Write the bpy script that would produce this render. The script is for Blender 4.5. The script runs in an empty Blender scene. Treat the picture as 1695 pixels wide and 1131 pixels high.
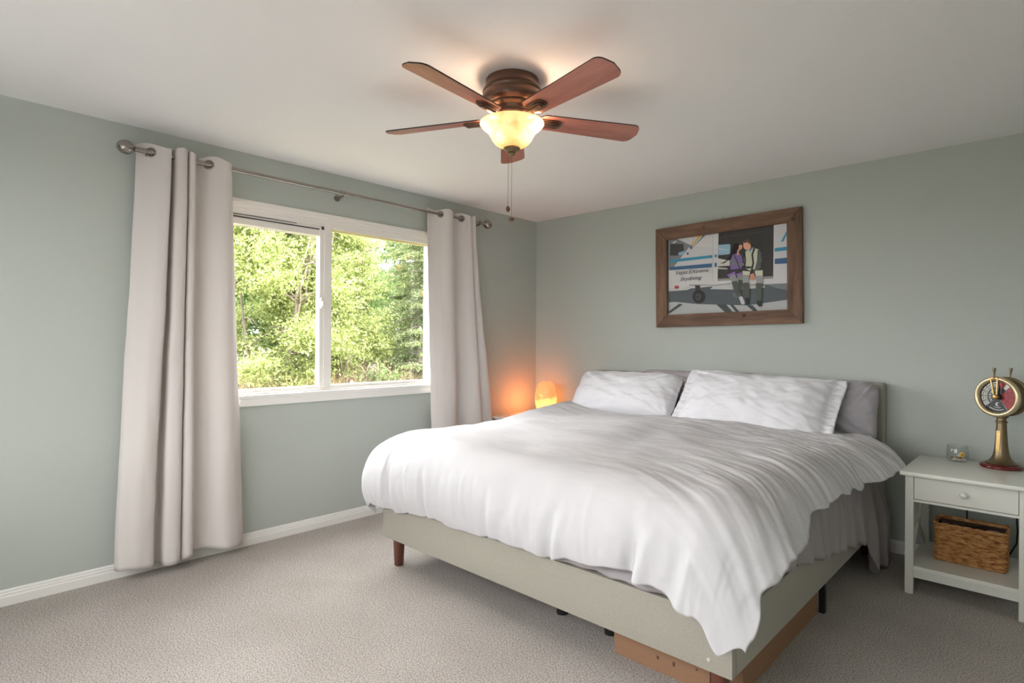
import bpy, bmesh, math, random
import numpy as np
from mathutils import Vector, Matrix, noise, Euler
from mathutils.geometry import tessellate_polygon

random.seed(7)
SC = bpy.context.scene
COL = SC.collection
PI = math.pi

# ------------------------------------------------------------------ camera
cam_d = bpy.data.cameras.new('camera')
cam = bpy.data.objects.new('camera', cam_d)
COL.objects.link(cam)
cam_d.sensor_width = 36.0
cam_d.lens = 36.0 * 947.56 / 1695.0
cam_d.clip_start = 0.05
cam_d.clip_end = 200
cr = Vector((0.726054, 0.687605, 0.006609))
cu = Vector((-0.004466, -0.004895, 0.999978))
cf = Vector((-0.687623, 0.726068, 0.000483))
cam.matrix_world = Matrix(((cr.x, cu.x, -cf.x, 3.6451), (cr.y, cu.y, -cf.y, -4.1838),
                           (cr.z, cu.z, -cf.z, 1.2794), (0, 0, 0, 1)))
SC.camera = cam

# ------------------------------------------------------------------ world, sun, exposure
world = bpy.data.worlds.new('overcast_sky')
SC.world = world
world.use_nodes = True
wbg = world.node_tree.nodes['Background']
wbg.inputs['Color'].default_value = (0.970, 0.980, 0.992, 1)
wnt = world.node_tree
wtc = wnt.nodes.new('ShaderNodeTexCoord')
wdot = wnt.nodes.new('ShaderNodeVectorMath')
wdot.operation = 'DOT_PRODUCT'
wdot.inputs[1].default_value = Vector((-0.66, 0.0, 0.75)).normalized()
wnt.links.new(wtc.outputs['Generated'], wdot.inputs[0])
wmap = wnt.nodes.new('ShaderNodeMapRange')          # brighter thin cloud low over the garden side
wmap.inputs['From Min'].default_value = 0.35
wmap.inputs['From Max'].default_value = 1.0
wmap.inputs['To Min'].default_value = 5.0
wmap.inputs['To Max'].default_value = 19.0
wmap.interpolation_type = 'SMOOTHSTEP'
wnt.links.new(wdot.outputs['Value'], wmap.inputs['Value'])
wsep = wnt.nodes.new('ShaderNodeSeparateXYZ')
wnt.links.new(wtc.outputs['Generated'], wsep.inputs[0])
wgr = wnt.nodes.new('ShaderNodeMapRange')           # land below the horizon is darker than the sky
wgr.inputs['From Min'].default_value = -0.05
wgr.inputs['From Max'].default_value = 0.02
wgr.inputs['To Min'].default_value = 0.22
wgr.inputs['To Max'].default_value = 1.0
wnt.links.new(wsep.outputs['Z'], wgr.inputs['Value'])
wmul = wnt.nodes.new('ShaderNodeMath')
wmul.operation = 'MULTIPLY'
wnt.links.new(wmap.outputs['Result'], wmul.inputs[0])
wnt.links.new(wgr.outputs['Result'], wmul.inputs[1])
wnt.links.new(wmul.outputs[0], wbg.inputs['Strength'])
sun_d = bpy.data.lights.new('sun', 'SUN')
sun_d.energy = 7.0
sun_d.angle = math.radians(3)
sun_d.color = (1.0, 0.93, 0.82)
sun = bpy.data.objects.new('sun', sun_d)
COL.objects.link(sun)
sun.rotation_euler = Vector((-0.70, -0.16, -0.70)).to_track_quat('-Z', 'Y').to_euler()


def window_daylight(name, loc, direction, sx, sy, power, color, portal=False):
    d = bpy.data.lights.new(name, 'AREA')
    d.shape = 'RECTANGLE'
    d.size = sx
    d.size_y = sy
    d.energy = power
    d.color = color
    if portal:
        d.cycles.is_portal = True
    o = bpy.data.objects.new(name, d)
    COL.objects.link(o)
    o.location = loc
    o.rotation_euler = Vector(direction).to_track_quat('-Z', 'Y').to_euler()
    return o


window_daylight('window_portal', (-0.16, -2.18, 1.5), (1, 0, 0), 1.9, 1.3, 1, (1, 1, 1), True)
window_daylight('fill_window_portal', (1.95, -4.92, 1.45), (0, 1, 0), 2.9, 1.6, 1, (1, 1, 1), True)  # sky sampling for the unseen opening added as fill

SC.view_settings.view_transform = 'Standard'
SC.view_settings.look = 'None'
SC.view_settings.gamma = 1.0
SC.view_settings.use_curve_mapping = False
SC.view_settings.exposure = 0.36
SC.cycles.use_denoising = True
SC.cycles.max_bounces = 14
SC.cycles.diffuse_bounces = 8
SC.cycles.sample_clamp_indirect = 12.0


# ------------------------------------------------------------------ material helpers
def srgb(r, g, b):
    def f(c):
        c /= 255.0
        return c / 12.92 if c <= 0.04045 else ((c + 0.055) / 1.055) ** 2.4
    return (f(r), f(g), f(b), 1)


class Mat:
    def __init__(s, name, color=(0.8, 0.8, 0.8, 1), rough=0.6, metal=0.0, spec=0.5):
        s.m = bpy.data.materials.new(name)
        s.m.use_nodes = True
        s.nt = s.m.node_tree
        s.b = s.nt.nodes['Principled BSDF']
        s.b.inputs['Base Color'].default_value = color
        s.b.inputs['Roughness'].default_value = rough
        s.b.inputs['Metallic'].default_value = metal
        s.b.inputs['Specular IOR Level'].default_value = spec
        s._tc = None

    def n(s, t, **kw):
        nd = s.nt.nodes.new(t)
        for k, v in kw.items():
            if k in nd.inputs:
                nd.inputs[k].default_value = v
            else:
                setattr(nd, k, v)
        return nd

    def l(s, a, ao, b, bi):
        s.nt.links.new(a.outputs[ao], b.inputs[bi])

    def coords(s, scale=(1, 1, 1), kind='Object'):
        tc = s.n('ShaderNodeTexCoord')
        mp = s.n('ShaderNodeMapping')
        mp.inputs['Scale'].default_value = scale
        s.l(tc, kind, mp, 'Vector')
        return mp

    def noise(s, scale, detail=3.0, rough=0.5, map_scale=(1, 1, 1), kind='Object'):
        mp = s.coords(map_scale, kind)
        nz = s.n('ShaderNodeTexNoise')
        nz.inputs['Scale'].default_value = scale
        nz.inputs['Detail'].default_value = detail
        nz.inputs['Roughness'].default_value = rough
        s.l(mp, 'Vector', nz, 'Vector')
        return nz

    def ramp(s, src, out, stops):
        r = s.n('ShaderNodeValToRGB')
        e = r.color_ramp.elements
        while len(e) < len(stops):
            e.new(0.5)
        for el, (p, c) in zip(e, stops):
            el.position = p
            el.color = c
        s.l(src, out, r, 'Fac')
        return r

    def bump(s, src, out, strength, dist=0.002, prev=None):
        b = s.n('ShaderNodeBump')
        b.inputs['Strength'].default_value = strength
        b.inputs['Distance'].default_value = dist
        s.l(src, out, b, 'Height')
        if prev:
            s.l(prev, 'Normal', b, 'Normal')
        s.l(b, 'Normal', s.b, 'Normal')
        return b


def mat_paint(name, col, rough=0.7, bump=0.25, scale=170):
    m = Mat(name, col, rough, spec=0.3)
    nz = m.noise(scale, 3, 0.55)
    m.bump(nz, 'Fac', bump, 0.003)
    return m.m


def mat_plain(name, col, rough=0.5, metal=0.0, spec=0.5):
    return Mat(name, col, rough, metal, spec).m


def mat_fabric(name, col, col2=None, weave=900, bump=0.25, rough=0.9, sheen=0.0, spec=0.15, mottled=300):
    m = Mat(name, col, rough, spec=spec)
    nz = m.noise(mottled, 4, 0.6)
    if col2:
        rp = m.ramp(nz, 'Fac', [(0.3, col2), (0.7, col)])
        m.l(rp, 'Color', m.b, 'Base Color')
    n2 = m.noise(weave, 2, 0.5)
    m.bump(n2, 'Fac', bump, 0.001)
    m.b.inputs['Sheen Weight'].default_value = sheen
    return m.m


def mat_wood(name, dark, mid, light, axis='x', scale=7.0, rough=0.45, knots=False, bump=0.15):
    m = Mat(name, mid, rough)
    ms = {'x': (0.12, 1, 1), 'y': (1, 0.12, 1), 'z': (1, 1, 0.12)}[axis]
    nz = m.noise(scale * 6, 6, 0.62, ms)
    rp = m.ramp(nz, 'Fac', [(0.3, dark), (0.52, mid), (0.72, light)])
    last = rp
    if knots:
        vor = m.n('ShaderNodeTexVoronoi')
        vor.inputs['Scale'].default_value = 6.5
        mp = m.coords((1, 1, 1))
        m.l(mp, 'Vector', vor, 'Vector')
        r2 = m.ramp(vor, 'Distance', [(0.04, (0.25, 0.2, 0.18, 1)), (0.13, (1, 1, 1, 1))])
        mx = m.n('ShaderNodeMix', data_type='RGBA', blend_type='MULTIPLY')
        mx.inputs[0].default_value = 1.0
        m.nt.links.new(rp.outputs['Color'], mx.inputs[6])
        m.nt.links.new(r2.outputs['Color'], mx.inputs[7])
        m.nt.links.new(mx.outputs[2], m.b.inputs['Base Color'])
    else:
        m.l(rp, 'Color', m.b, 'Base Color')
    m.bump(nz, 'Fac', bump, 0.002)
    return m.m


M = {}
M['wall'] = mat_paint('sage_paint', srgb(180, 186, 180), 0.6, 0.35, 110)
M['back_paint'] = mat_paint('sage_paint_rear', srgb(180, 186, 180), 0.6, 0.2, 110)
M['ceiling'] = mat_paint('ceiling_paint', srgb(232, 231, 231), 0.85, 0.3, 90)
M['trim'] = mat_plain('trim_white', srgb(232, 230, 226), 0.35)
M['vinyl'] = mat_plain('window_vinyl', srgb(232, 228, 222), 0.35)
M['dark_gap'] = mat_plain('dark_track_strip', srgb(60, 55, 50), 0.7)

# carpet
m = Mat('carpet', srgb(178, 166, 152), 0.97, spec=0.05)
big = m.noise(1.6, 3, 0.55)
fine = m.noise(155, 4, 0.85)
r1 = m.ramp(fine, 'Fac', [(0.38, srgb(112, 99, 88)), (0.5, srgb(213, 201, 191)), (0.58, srgb(245, 238, 231))])
r2 = m.ramp(big, 'Fac', [(0.38, (0.88, 0.87, 0.86, 1)), (0.60, (1.0, 1.0, 1.0, 1))])
mx = m.n('ShaderNodeMix', data_type='RGBA', blend_type='MULTIPLY')
mx.inputs[0].default_value = 1.0
m.nt.links.new(r1.outputs['Color'], mx.inputs[6])
m.nt.links.new(r2.outputs['Color'], mx.inputs[7])
m.nt.links.new(mx.outputs[2], m.b.inputs['Base Color'])
b1 = m.bump(fine, 'Fac', 1.0, 0.012)
mid = m.noise(9, 3, 0.6)
m.bump(mid, 'Fac', 0.25, 0.03, b1)
m.b.inputs['Sheen Weight'].default_value = 0.25
M['carpet'] = m.m

M['duvet'] = mat_fabric('duvet_cotton', srgb(197, 195, 197), None, 700, 0.08, 0.85)
M['pillow_white'] = mat_fabric('pillow_cotton', srgb(212, 211, 215), None, 700, 0.08, 0.8)
M['pillow_grey'] = mat_fabric('pillow_grey_cotton', srgb(168, 164, 168), srgb(160, 156, 160), 700, 0.1, 0.75)
M['sheet_grey'] = mat_fabric('sheet_grey_cotton', srgb(164, 157, 158), srgb(156, 149, 150), 700, 0.12, 0.85)
M['linen'] = mat_fabric('bed_linen_upholstery', srgb(174, 169, 157), srgb(144, 140, 129), 700, 0.5, 0.95, 0.1, 0.1, 420)
M['linen_dark'] = M['linen']
M['pale_button'] = mat_plain('pale_button', srgb(190, 188, 180), 0.4)
M['mattress'] = mat_fabric('mattress_ticking', srgb(150, 143, 145), None, 500, 0.1)
M['leg_wood'] = mat_wood('walnut_leg', srgb(62, 34, 26), srgb(92, 52, 40), srgb(110, 66, 50), 'z', 5, 0.35)
M['black'] = mat_plain('black_plastic', srgb(24, 24, 25), 0.5)
M['nickel'] = mat_plain('brushed_nickel', srgb(158, 152, 146), 0.18, 1.0)
M['nickel_dark'] = mat_plain('grommet_nickel', srgb(150, 146, 140), 0.35, 1.0)
M['bronze'] = mat_plain('bronze_housing', srgb(112, 88, 76), 0.33, 0.85)
M['bronze_dark'] = mat_plain('bronze_dark', srgb(104, 80, 66), 0.38, 0.7)
M['brass'] = mat_plain('antique_brass', srgb(176, 146, 96), 0.36, 0.95)
M['brass_old'] = mat_plain('aged_brass', srgb(126, 110, 84), 0.4, 0.9)
M['blade_edge'] = mat_plain('blade_edge_black', srgb(40, 28, 26), 0.5)
M['blade'] = mat_wood('blade_veneer', srgb(142, 84, 68), srgb(166, 102, 84), srgb(182, 120, 100), 'x', 3.5, 0.3, bump=0.03)
M['frame_wood'] = mat_wood('rustic_frame_wood', srgb(76, 54, 42), srgb(112, 84, 66), srgb(134, 104, 82), 'x', 3.5, 0.7, True, 0.4)
M['frame_wood_v'] = mat_wood('rustic_frame_wood_upright', srgb(76, 54, 42), srgb(112, 84, 66), srgb(134, 104, 82), 'z', 3.5, 0.7, True, 0.4)
M['ns_white'] = mat_plain('lacquer_white', srgb(222, 222, 214), 0.22)
M['cardboard'] = mat_fabric('cardboard', srgb(152, 118, 94), srgb(142, 108, 84), 300, 0.15, 0.85)
M['cardboard_dark'] = mat_plain('cardboard_print', srgb(84, 60, 46), 0.8)
M['mahogany'] = mat_plain('mahogany_base', srgb(96, 26, 22), 0.18)
M['cable'] = mat_plain('black_cable', srgb(18, 18, 20), 0.4)
M['bark'] = mat_wood('bark', srgb(104, 92, 80), srgb(140, 128, 114), srgb(170, 160, 146), 'z', 6, 0.95, bump=0.8)

# curtains: woven cloth letting a little light through
m = Mat('curtain_cloth', srgb(214, 208, 204), 0.9, spec=0.1)
w1 = m.noise(420, 2, 0.5, (1, 1, 0.2))
m.bump(w1, 'Fac', 0.18, 0.0012)
tr = m.n('ShaderNodeBsdfTranslucent')
tr.inputs['Color'].default_value = srgb(217, 208, 200)
ms_ = m.n('ShaderNodeMixShader')
ms_.inputs[0].default_value = 0.10
outn = m.nt.nodes['Material Output']
m.l(m.b, 'BSDF', ms_, 1)
m.l(tr, 'BSDF', ms_, 2)
m.l(ms_, 'Shader', outn, 'Surface')
M['curtain'] = m.m


def mat_glass(name, tint=(1, 1, 1, 1), gloss=0.6, rough=0.0, bend=1.5):
    m = Mat(name)
    m.nt.nodes.remove(m.b)
    out = m.nt.nodes['Material Output']
    t = m.n('ShaderNodeBsdfTransparent')
    t.inputs['Color'].default_value = tint
    g = m.n('ShaderNodeBsdfGlossy')
    g.inputs['Roughness'].default_value = rough
    fr = m.n('ShaderNodeLayerWeight')
    pw = m.n('ShaderNodeMath', operation='POWER')
    pw.inputs[1].default_value = 3.5
    m.l(fr, 'Facing', pw, 0)
    mu = m.n('ShaderNodeMath', operation='MULTIPLY_ADD')
    mu.inputs[1].default_value = gloss * 0.6
    mu.inputs[2].default_value = 0.035
    m.l(pw, 'Value', mu, 0)
    mx = m.n('ShaderNodeMixShader')
    m.l(mu, 'Value', mx, 0)
    m.l(t, 'BSDF', mx, 1)
    m.l(g, 'BSDF', mx, 2)
    m.l(mx, 'Shader', out, 'Surface')
    return m.m


M['pane'] = mat_glass('window_glass', (0.98, 0.99, 0.985, 1), 1.0)
M['jar_glass'] = mat_glass('jar_glass', (0.955, 0.965, 0.96, 1), 1.2)
M['dial_glass'] = mat_glass('dial_glass', (0.97, 0.97, 0.97, 1), 0.8)

# alabaster bowl of the fan light
m = Mat('alabaster_glass')
m.nt.nodes.remove(m.b)
out = m.nt.nodes['Material Output']
nz = m.noise(9, 4, 0.6)
rp = m.ramp(nz, 'Fac', [(0.35, srgb(228, 200, 164)), (0.6, srgb(252, 240, 222))])
tl = m.n('ShaderNodeBsdfTranslucent')
m.l(rp, 'Color', tl, 'Color')
df = m.n('ShaderNodeBsdfDiffuse')
m.l(rp, 'Color', df, 'Color')
a = m.n('ShaderNodeMixShader')
a.inputs[0].default_value = 0.45
m.l(tl, 'BSDF', a, 1)
m.l(df, 'BSDF', a, 2)
tp = m.n('ShaderNodeBsdfTransparent')
tp.inputs['Color'].default_value = srgb(255, 236, 208)
b = m.n('ShaderNodeMixShader')
b.inputs[0].default_value = 0.40
m.l(a, 'Shader', b, 1)
m.l(tp, 'BSDF', b, 2)
gl = m.n('ShaderNodeBsdfGlossy')
gl.inputs['Roughness'].default_value = 0.15
c = m.n('ShaderNodeMixShader')
c.inputs[0].default_value = 0.05
m.l(b, 'Shader', c, 1)
m.l(gl, 'BSDF', c, 2)
m.l(c, 'Shader', out, 'Surface')
M['bowl'] = m.m


def mat_emit(name, col, strength):
    m = Mat(name)
    m.b.inputs['Emission Color'].default_value = col
    m.b.inputs['Emission Strength'].default_value = strength
    return m.m


M['bulb'] = mat_emit('lit_bulb', srgb(255, 222, 180), 7.0)

# salt crystal lit from inside: glow painted as emission, amber low to red high
m = Mat('lit_salt_rock', srgb(240, 150, 110), 0.5)
nz = m.noise(14, 5, 0.65)
tc = m.n('ShaderNodeTexCoord')
sp = m.n('ShaderNodeSeparateXYZ')
m.l(tc, 'Object', sp, 'Vector')
ma = m.n('ShaderNodeMath', operation='MULTIPLY_ADD')
ma.inputs[1].default_value = 0.30
m.l(nz, 'Fac', ma, 0)
m.l(sp, 'Z', ma, 2)
rp = m.ramp(ma, 'Value', [(0.20, (1.0, 0.50, 0.13, 1)), (0.285, (1.0, 0.40, 0.10, 1)), (0.325, (0.95, 0.17, 0.045, 1)), (0.6, (0.85, 0.17, 0.07, 1))])
m.l(rp, 'Color', m.b, 'Emission Color')
m.b.inputs['Emission Strength'].default_value = 1.5
n5 = m.noise(40, 4, 0.6)
m.bump(n5, 'Fac', 0.8, 0.01)
M['salt'] = m.m

# wicker
m = Mat('wicker', srgb(170, 118, 70), 0.75, spec=0.2)
nz = m.noise(60, 3, 0.6, (0.5, 0.5, 1.6))
rp = m.ramp(nz, 'Fac', [(0.3, srgb(120, 76, 42)), (0.5, srgb(184, 132, 82)), (0.7, srgb(214, 168, 112))])
m.l(rp, 'Color', m.b, 'Base Color')
M['wicker'] = m.m


def mat_leaf(name, cols, trans=0.4):
    m = Mat(name, cols[1], 0.5, spec=0.35)
    ge = m.n('ShaderNodeNewGeometry')
    stops = [(i / max(1, len(cols) - 1), c_) for i, c_ in enumerate(cols)]
    rp = m.ramp(ge, 'Random Per Island', stops)
    m.l(rp, 'Color', m.b, 'Base Color')
    t = m.n('ShaderNodeBsdfTranslucent')
    m.l(rp, 'Color', t, 'Color')
    x = m.n('ShaderNodeMixShader')
    x.inputs[0].default_value = trans
    m.l(m.b, 'BSDF', x, 1)
    m.l(t, 'BSDF', x, 2)
    m.l(x, 'Shader', m.nt.nodes['Material Output'], 'Surface')
    return m.m


M['leaf_bright'] = mat_leaf('leaf_spring_green', [srgb(118, 134, 76), srgb(168, 180, 108), srgb(198, 206, 138), srgb(220, 224, 172)])
M['leaf_mid'] = mat_leaf('leaf_mid_green', [srgb(104, 128, 78), srgb(136, 158, 96), srgb(164, 182, 122)])
M['needles'] = mat_leaf('spruce_needles', [srgb(98, 116, 78), srgb(132, 146, 96), srgb(166, 174, 120)], 0.25)
M['cone'] = mat_plain('cone_brown', srgb(176, 122, 84), 0.8)
M['dry'] = mat_leaf('dry_stalks', [srgb(120, 96, 74), srgb(168, 140, 112), srgb(196, 176, 146)], 0.2)
M['grass'] = mat_leaf('rough_grass', [srgb(92, 118, 58), srgb(130, 150, 80), srgb(160, 160, 104)], 0.3)
M['soil'] = mat_fabric('leaf_litter', srgb(124, 110, 84), srgb(78, 82, 50), 40, 1.0, 0.95, 0, 0.1, 7)
M['wire'] = mat_plain('galvanised_wire', srgb(170, 176, 178), 0.5, 0.6)
M['post'] = mat_plain('weathered_post', srgb(190, 182, 172), 0.85)


# ------------------------------------------------------------------ mesh helpers
def wloc(o):
    v = Vector((0, 0, 0))
    while o:
        v += o.location
        o = o.parent
    return v


def finish(name, me, mats, parent=None, smooth=False, auto=None):
    if not isinstance(mats, (list, tuple)):
        mats = [mats]
    for k in mats:
        me.materials.append(M[k] if isinstance(k, str) else k)
    o = bpy.data.objects.new(name, me)
    COL.objects.link(o)
    if parent:
        o.parent = parent
    if smooth or auto is not None:
        me.polygons.foreach_set('use_smooth', [True] * len(me.polygons))
        me.update()
        if auto is not None:
            try:
                me.set_sharp_from_angle(angle=math.radians(auto))
            except Exception:
                pass
    return o


def obj(name, bm, mats, parent=None, smooth=False, auto=None):
    """link a bmesh written in world coordinates, local to its parent"""
    if parent:
        bmesh.ops.translate(bm, verts=bm.verts, vec=-wloc(parent))
    bmesh.ops.recalc_face_normals(bm, faces=bm.faces)
    me = bpy.data.meshes.new(name)
    bm.to_mesh(me)
    bm.free()
    return finish(name, me, mats, parent, smooth, auto)


def tag(o, label=None, cat=None, group=None, kind=None):
    if label:
        o['label'] = label
    if cat:
        o['category'] = cat
    if group:
        o['group'] = group
    if kind:
        o['kind'] = kind
    return o


def thing(name, label, cat, loc, group=None, rz=0):
    o = bpy.data.objects.new(name, None)
    COL.objects.link(o)
    o.empty_display_size = 0.1
    o.location = loc
    o.rotation_euler = (0, 0, rz)
    return tag(o, label, cat, group)


def copy_tree(o, parent=None):
    c_ = o.copy()
    COL.objects.link(c_)
    c_.parent = parent
    for ch in [x for x in COL.objects if x.parent == o]:
        copy_tree(ch, c_)
    return c_


def box(bm, x0, x1, y0, y1, z0, z1, bev=0.0, seg=2, mi=0):
    vs = [bm.verts.new(p) for p in ((x0, y0, z0), (x1, y0, z0), (x1, y1, z0), (x0, y1, z0),
                                    (x0, y0, z1), (x1, y0, z1), (x1, y1, z1), (x0, y1, z1))]
    fs = [bm.faces.new([vs[i] for i in f]) for f in
          ((0, 3, 2, 1), (4, 5, 6, 7), (0, 1, 5, 4), (1, 2, 6, 5), (2, 3, 7, 6), (3, 0, 4, 7))]
    for f in fs:
        f.material_index = mi
    if bev > 0:
        es = list({e for f in fs for e in f.edges})
        bmesh.ops.bevel(bm, geom=es, offset=bev, segments=seg, affect='EDGES', profile=0.6, material=-1)
    return vs


def nb():
    return bmesh.new()


def lathe(bm, prof, center=(0, 0, 0), seg=48, mat=None, mi=0):
    """prof: list of (r, z). mat: optional Matrix applied after"""
    rings = []
    cx_, cy_, cz_ = center
    for r_, z_ in prof:
        if r_ < 1e-6:
            v = Vector((0, 0, z_))
            v = (mat @ v) if mat else v
            rings.append([bm.verts.new((v.x + cx_, v.y + cy_, v.z + cz_))])
        else:
            ring = []
            for i in range(seg):
                t = 2 * PI * i / seg
                v = Vector((r_ * math.cos(t), r_ * math.sin(t), z_))
                v = (mat @ v) if mat else v
                ring.append(bm.verts.new((v.x + cx_, v.y + cy_, v.z + cz_)))
            rings.append(ring)
    for a_, b_ in zip(rings[:-1], rings[1:]):
        for i in range(seg):
            j = (i + 1) % seg
            if len(a_) == 1 and len(b_) == 1:
                continue
            if len(a_) == 1:
                f = bm.faces.new((a_[0], b_[i], b_[j]))
            elif len(b_) == 1:
                f = bm.faces.new((a_[i], b_[0], a_[j]))
            else:
                f = bm.faces.new((a_[i], b_[i], b_[j], a_[j]))
            f.material_index = mi
    if len(rings[0]) > 1:
        bm.faces.new(rings[0]).material_index = mi
    if len(rings[-1]) > 1:
        bm.faces.new(rings[-1][::-1]).material_index = mi


def tube(bm, pts, rad, seg=10, mi=0, cap=True):
    pts = [Vector(p) for p in pts]
    if not hasattr(rad, '__len__'):
        rad = [rad] * len(pts)
    rings = []
    up = Vector((0, 0, 1))
    prev = None
    for i, p in enumerate(pts):
        d = (pts[min(i + 1, len(pts) - 1)] - pts[max(i - 1, 0)]).normalized()
        if prev is None:
            a_ = d.cross(up)
            if a_.length < 1e-3:
                a_ = d.cross(Vector((1, 0, 0)))
            a_.normalize()
        else:
            a_ = (prev - d * prev.dot(d)).normalized()
        prev = a_
        b_ = d.cross(a_)
        rings.append([bm.verts.new(p + (a_ * math.cos(2 * PI * k / seg) + b_ * math.sin(2 * PI * k / seg)) * rad[i]) for k in range(seg)])
    for r0, r1 in zip(rings[:-1], rings[1:]):
        for k in range(seg):
            f = bm.faces.new((r0[k], r0[(k + 1) % seg], r1[(k + 1) % seg], r1[k]))
            f.material_index = mi
    if cap:
        bm.faces.new(rings[0][::-1]).material_index = mi
        bm.faces.new(rings[-1]).material_index = mi


def torus(bm, center, R_, r_, axis, seg=32, s2=10, mi=0):
    ax = Vector(axis).normalized()
    a_ = ax.orthogonal().normalized()
    b_ = ax.cross(a_)
    c_ = Vector(center)
    rings = []
    for i in range(seg):
        t = 2 * PI * i / seg
        d = a_ * math.cos(t) + b_ * math.sin(t)
        rings.append([bm.verts.new(c_ + d * (R_ + r_ * math.cos(2 * PI * k / s2)) + ax * (r_ * math.sin(2 * PI * k / s2))) for k in range(s2)])
    for i in range(seg):
        r0, r1 = rings[i], rings[(i + 1) % seg]
        for k in range(s2):
            bm.faces.new((r0[k], r0[(k + 1) % s2], r1[(k + 1) % s2], r1[k])).material_index = mi


def extrude_profile(bm, prof, origin, along, u, v, length):
    """prof (a,b) swept: origin + u*a + v*b, along*length"""
    o_, al, u, v = Vector(origin), Vector(along), Vector(u), Vector(v)
    A = [bm.verts.new(o_ + u * a_ + v * b_) for a_, b_ in prof]
    B = [bm.verts.new(o_ + u * a_ + v * b_ + al * length) for a_, b_ in prof]
    n_ = len(prof)
    for i in range(n_):
        bm.faces.new((A[i], A[(i + 1) % n_], B[(i + 1) % n_], B[i]))
    bm.faces.new(A[::-1])
    bm.faces.new(B)


def grid_mesh(bm, P, closed_u=False):
    """P[i][j] of Vectors"""
    V = [[bm.verts.new(p) for p in row] for row in P]
    for i in range(len(V) - 1):
        for j in range(len(V[0]) - 1):
            bm.faces.new((V[i][j], V[i][j + 1], V[i + 1][j + 1], V[i + 1][j]))
    return V


def smoothstep(a_, b_, x):
    t = min(1, max(0, (x - a_) / (b_ - a_)))
    return t * t * (3 - 2 * t)


def fbm(x, y, z=0.0, o=3):
    return noise.fractal(Vector((x, y, z)), 1.0, 2.0, o)


# ------------------------------------------------------------------ room shell
RX, RY, RZ = 4.15, -4.75, 2.44
WY0, WY1, WZ0, WZ1 = -3.12, -1.24, 0.935, 2.150     # window opening in the left wall
T = 0.16


def struct(name, bm, mats, **kw):
    return tag(obj(name, bm, mats, **kw), kind='structure')


bm = nb(); box(bm, -T, RX + T, RY - T, T, -0.12, 0.0); struct('floor', bm, 'carpet')
bm = nb(); box(bm, -T, RX + T, RY - T, T, RZ, RZ + 0.2); struct('ceiling', bm, 'ceiling')
bm = nb()
box(bm, -T, 0, RY - T, WY0, 0, RZ); box(bm, -T, 0, WY1, T, 0, RZ)
box(bm, -T, 0, WY0, WY1, 0, WZ0 - 0.025); box(bm, -T, 0, WY0, WY1, WZ1, RZ)
struct('wall_left', bm, 'wall')
bm = nb(); box(bm, 0, RX + T, 0, T, 0, RZ); struct('wall_back', bm, 'wall')
bm = nb(); box(bm, RX, RX + T, RY, 0, 0, RZ); struct('wall_right', bm, 'back_paint')
# wall behind the camera, cut with an unseen opening added for fill daylight
bm = nb()
box(bm, 0, 0.5, RY - T, RY, 0, RZ); box(bm, 3.4, RX + T, RY - T, RY, 0, RZ)
box(bm, 0.5, 3.4, RY - T, RY, 0, 0.65); box(bm, 0.5, 3.4, RY - T, RY, 2.25, RZ)
struct('wall_front', bm, 'back_paint')
bm = nb()
box(bm, 0.5, 0.56, RY - 0.1, RY, 0.65, 2.25); box(bm, 3.34, 3.4, RY - 0.1, RY, 0.65, 2.25)
box(bm, 0.56, 3.34, RY - 0.1, RY, 0.65, 0.71); box(bm, 0.56, 3.34, RY - 0.1, RY, 2.19, 2.25)
box(bm, 1.92, 1.98, RY - 0.1, RY, 0.71, 2.19)
struct('added_fill_window', bm, 'vinyl')  # unseen frame added around the fill-light opening

# baseboards with a stepped moulding
BP = [(0, 0), (0.014, 0), (0.014, 0.042), (0.011, 0.046), (0.011, 0.056), (0.008, 0.061), (0.008, 0.070), (0.004, 0.076), (0, 0.076)]
bm = nb(); extrude_profile(bm, BP, (0, RY, 0), (0, 1, 0), (1, 0, 0), (0, 0, 1), -RY); struct('baseboard_left', bm, 'trim')
bm = nb(); extrude_profile(bm, BP, (0.014, 0, 0), (1, 0, 0), (0, -1, 0), (0, 0, 1), RX - 0.014); struct('baseboard_back', bm, 'trim')
bm = nb(); extrude_profile(bm, BP, (RX, RY, 0), (0, 1, 0), (-1, 0, 0), (0, 0, 1), -RY - 0.014); struct('baseboard_right', bm, 'trim')

# ------------------------------------------------------------------ window
win = bpy.data.objects.new('window_1', None)
COL.objects.link(win); win.location = (0, -2.18, WZ0); win['kind'] = 'structure'
bm = nb()
# outer vinyl frame, stepped, head deeper than the jambs
for (d, x0, x1) in ((0.022, -0.10, 0.012), (0.040, -0.10, 0.0), (0.058, -0.10, -0.014)):
    box(bm, x0, x1, WY0, WY1, WZ1 - d, WZ1, 0.002)
box(bm, -0.10, -0.026, WY0, WY1, WZ1 - 0.083, WZ1 - 0.05, 0.002)
for (d, x0, x1) in ((0.018, -0.10, 0.006), (0.034, -0.10, -0.012)):
    box(bm, x0, x1, WY0, WY0 + d, WZ0, WZ1, 0.002)
    box(bm, x0, x1, WY1 - d, WY1, WZ0, WZ1, 0.002)
box(bm, -0.10, -0.004, WY0, WY1, WZ0, WZ0 + 0.014, 0.002)
box(bm, -0.10, -0.088, WY0, -2.2, WZ1 - 0.15, WZ1 - 0.05)
box(bm, -0.10, -0.034, WY0 + 0.03, -2.225, WZ1 - 0.100, WZ1 - 0.05)
obj('window_frame', bm, 'vinyl', win)
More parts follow.
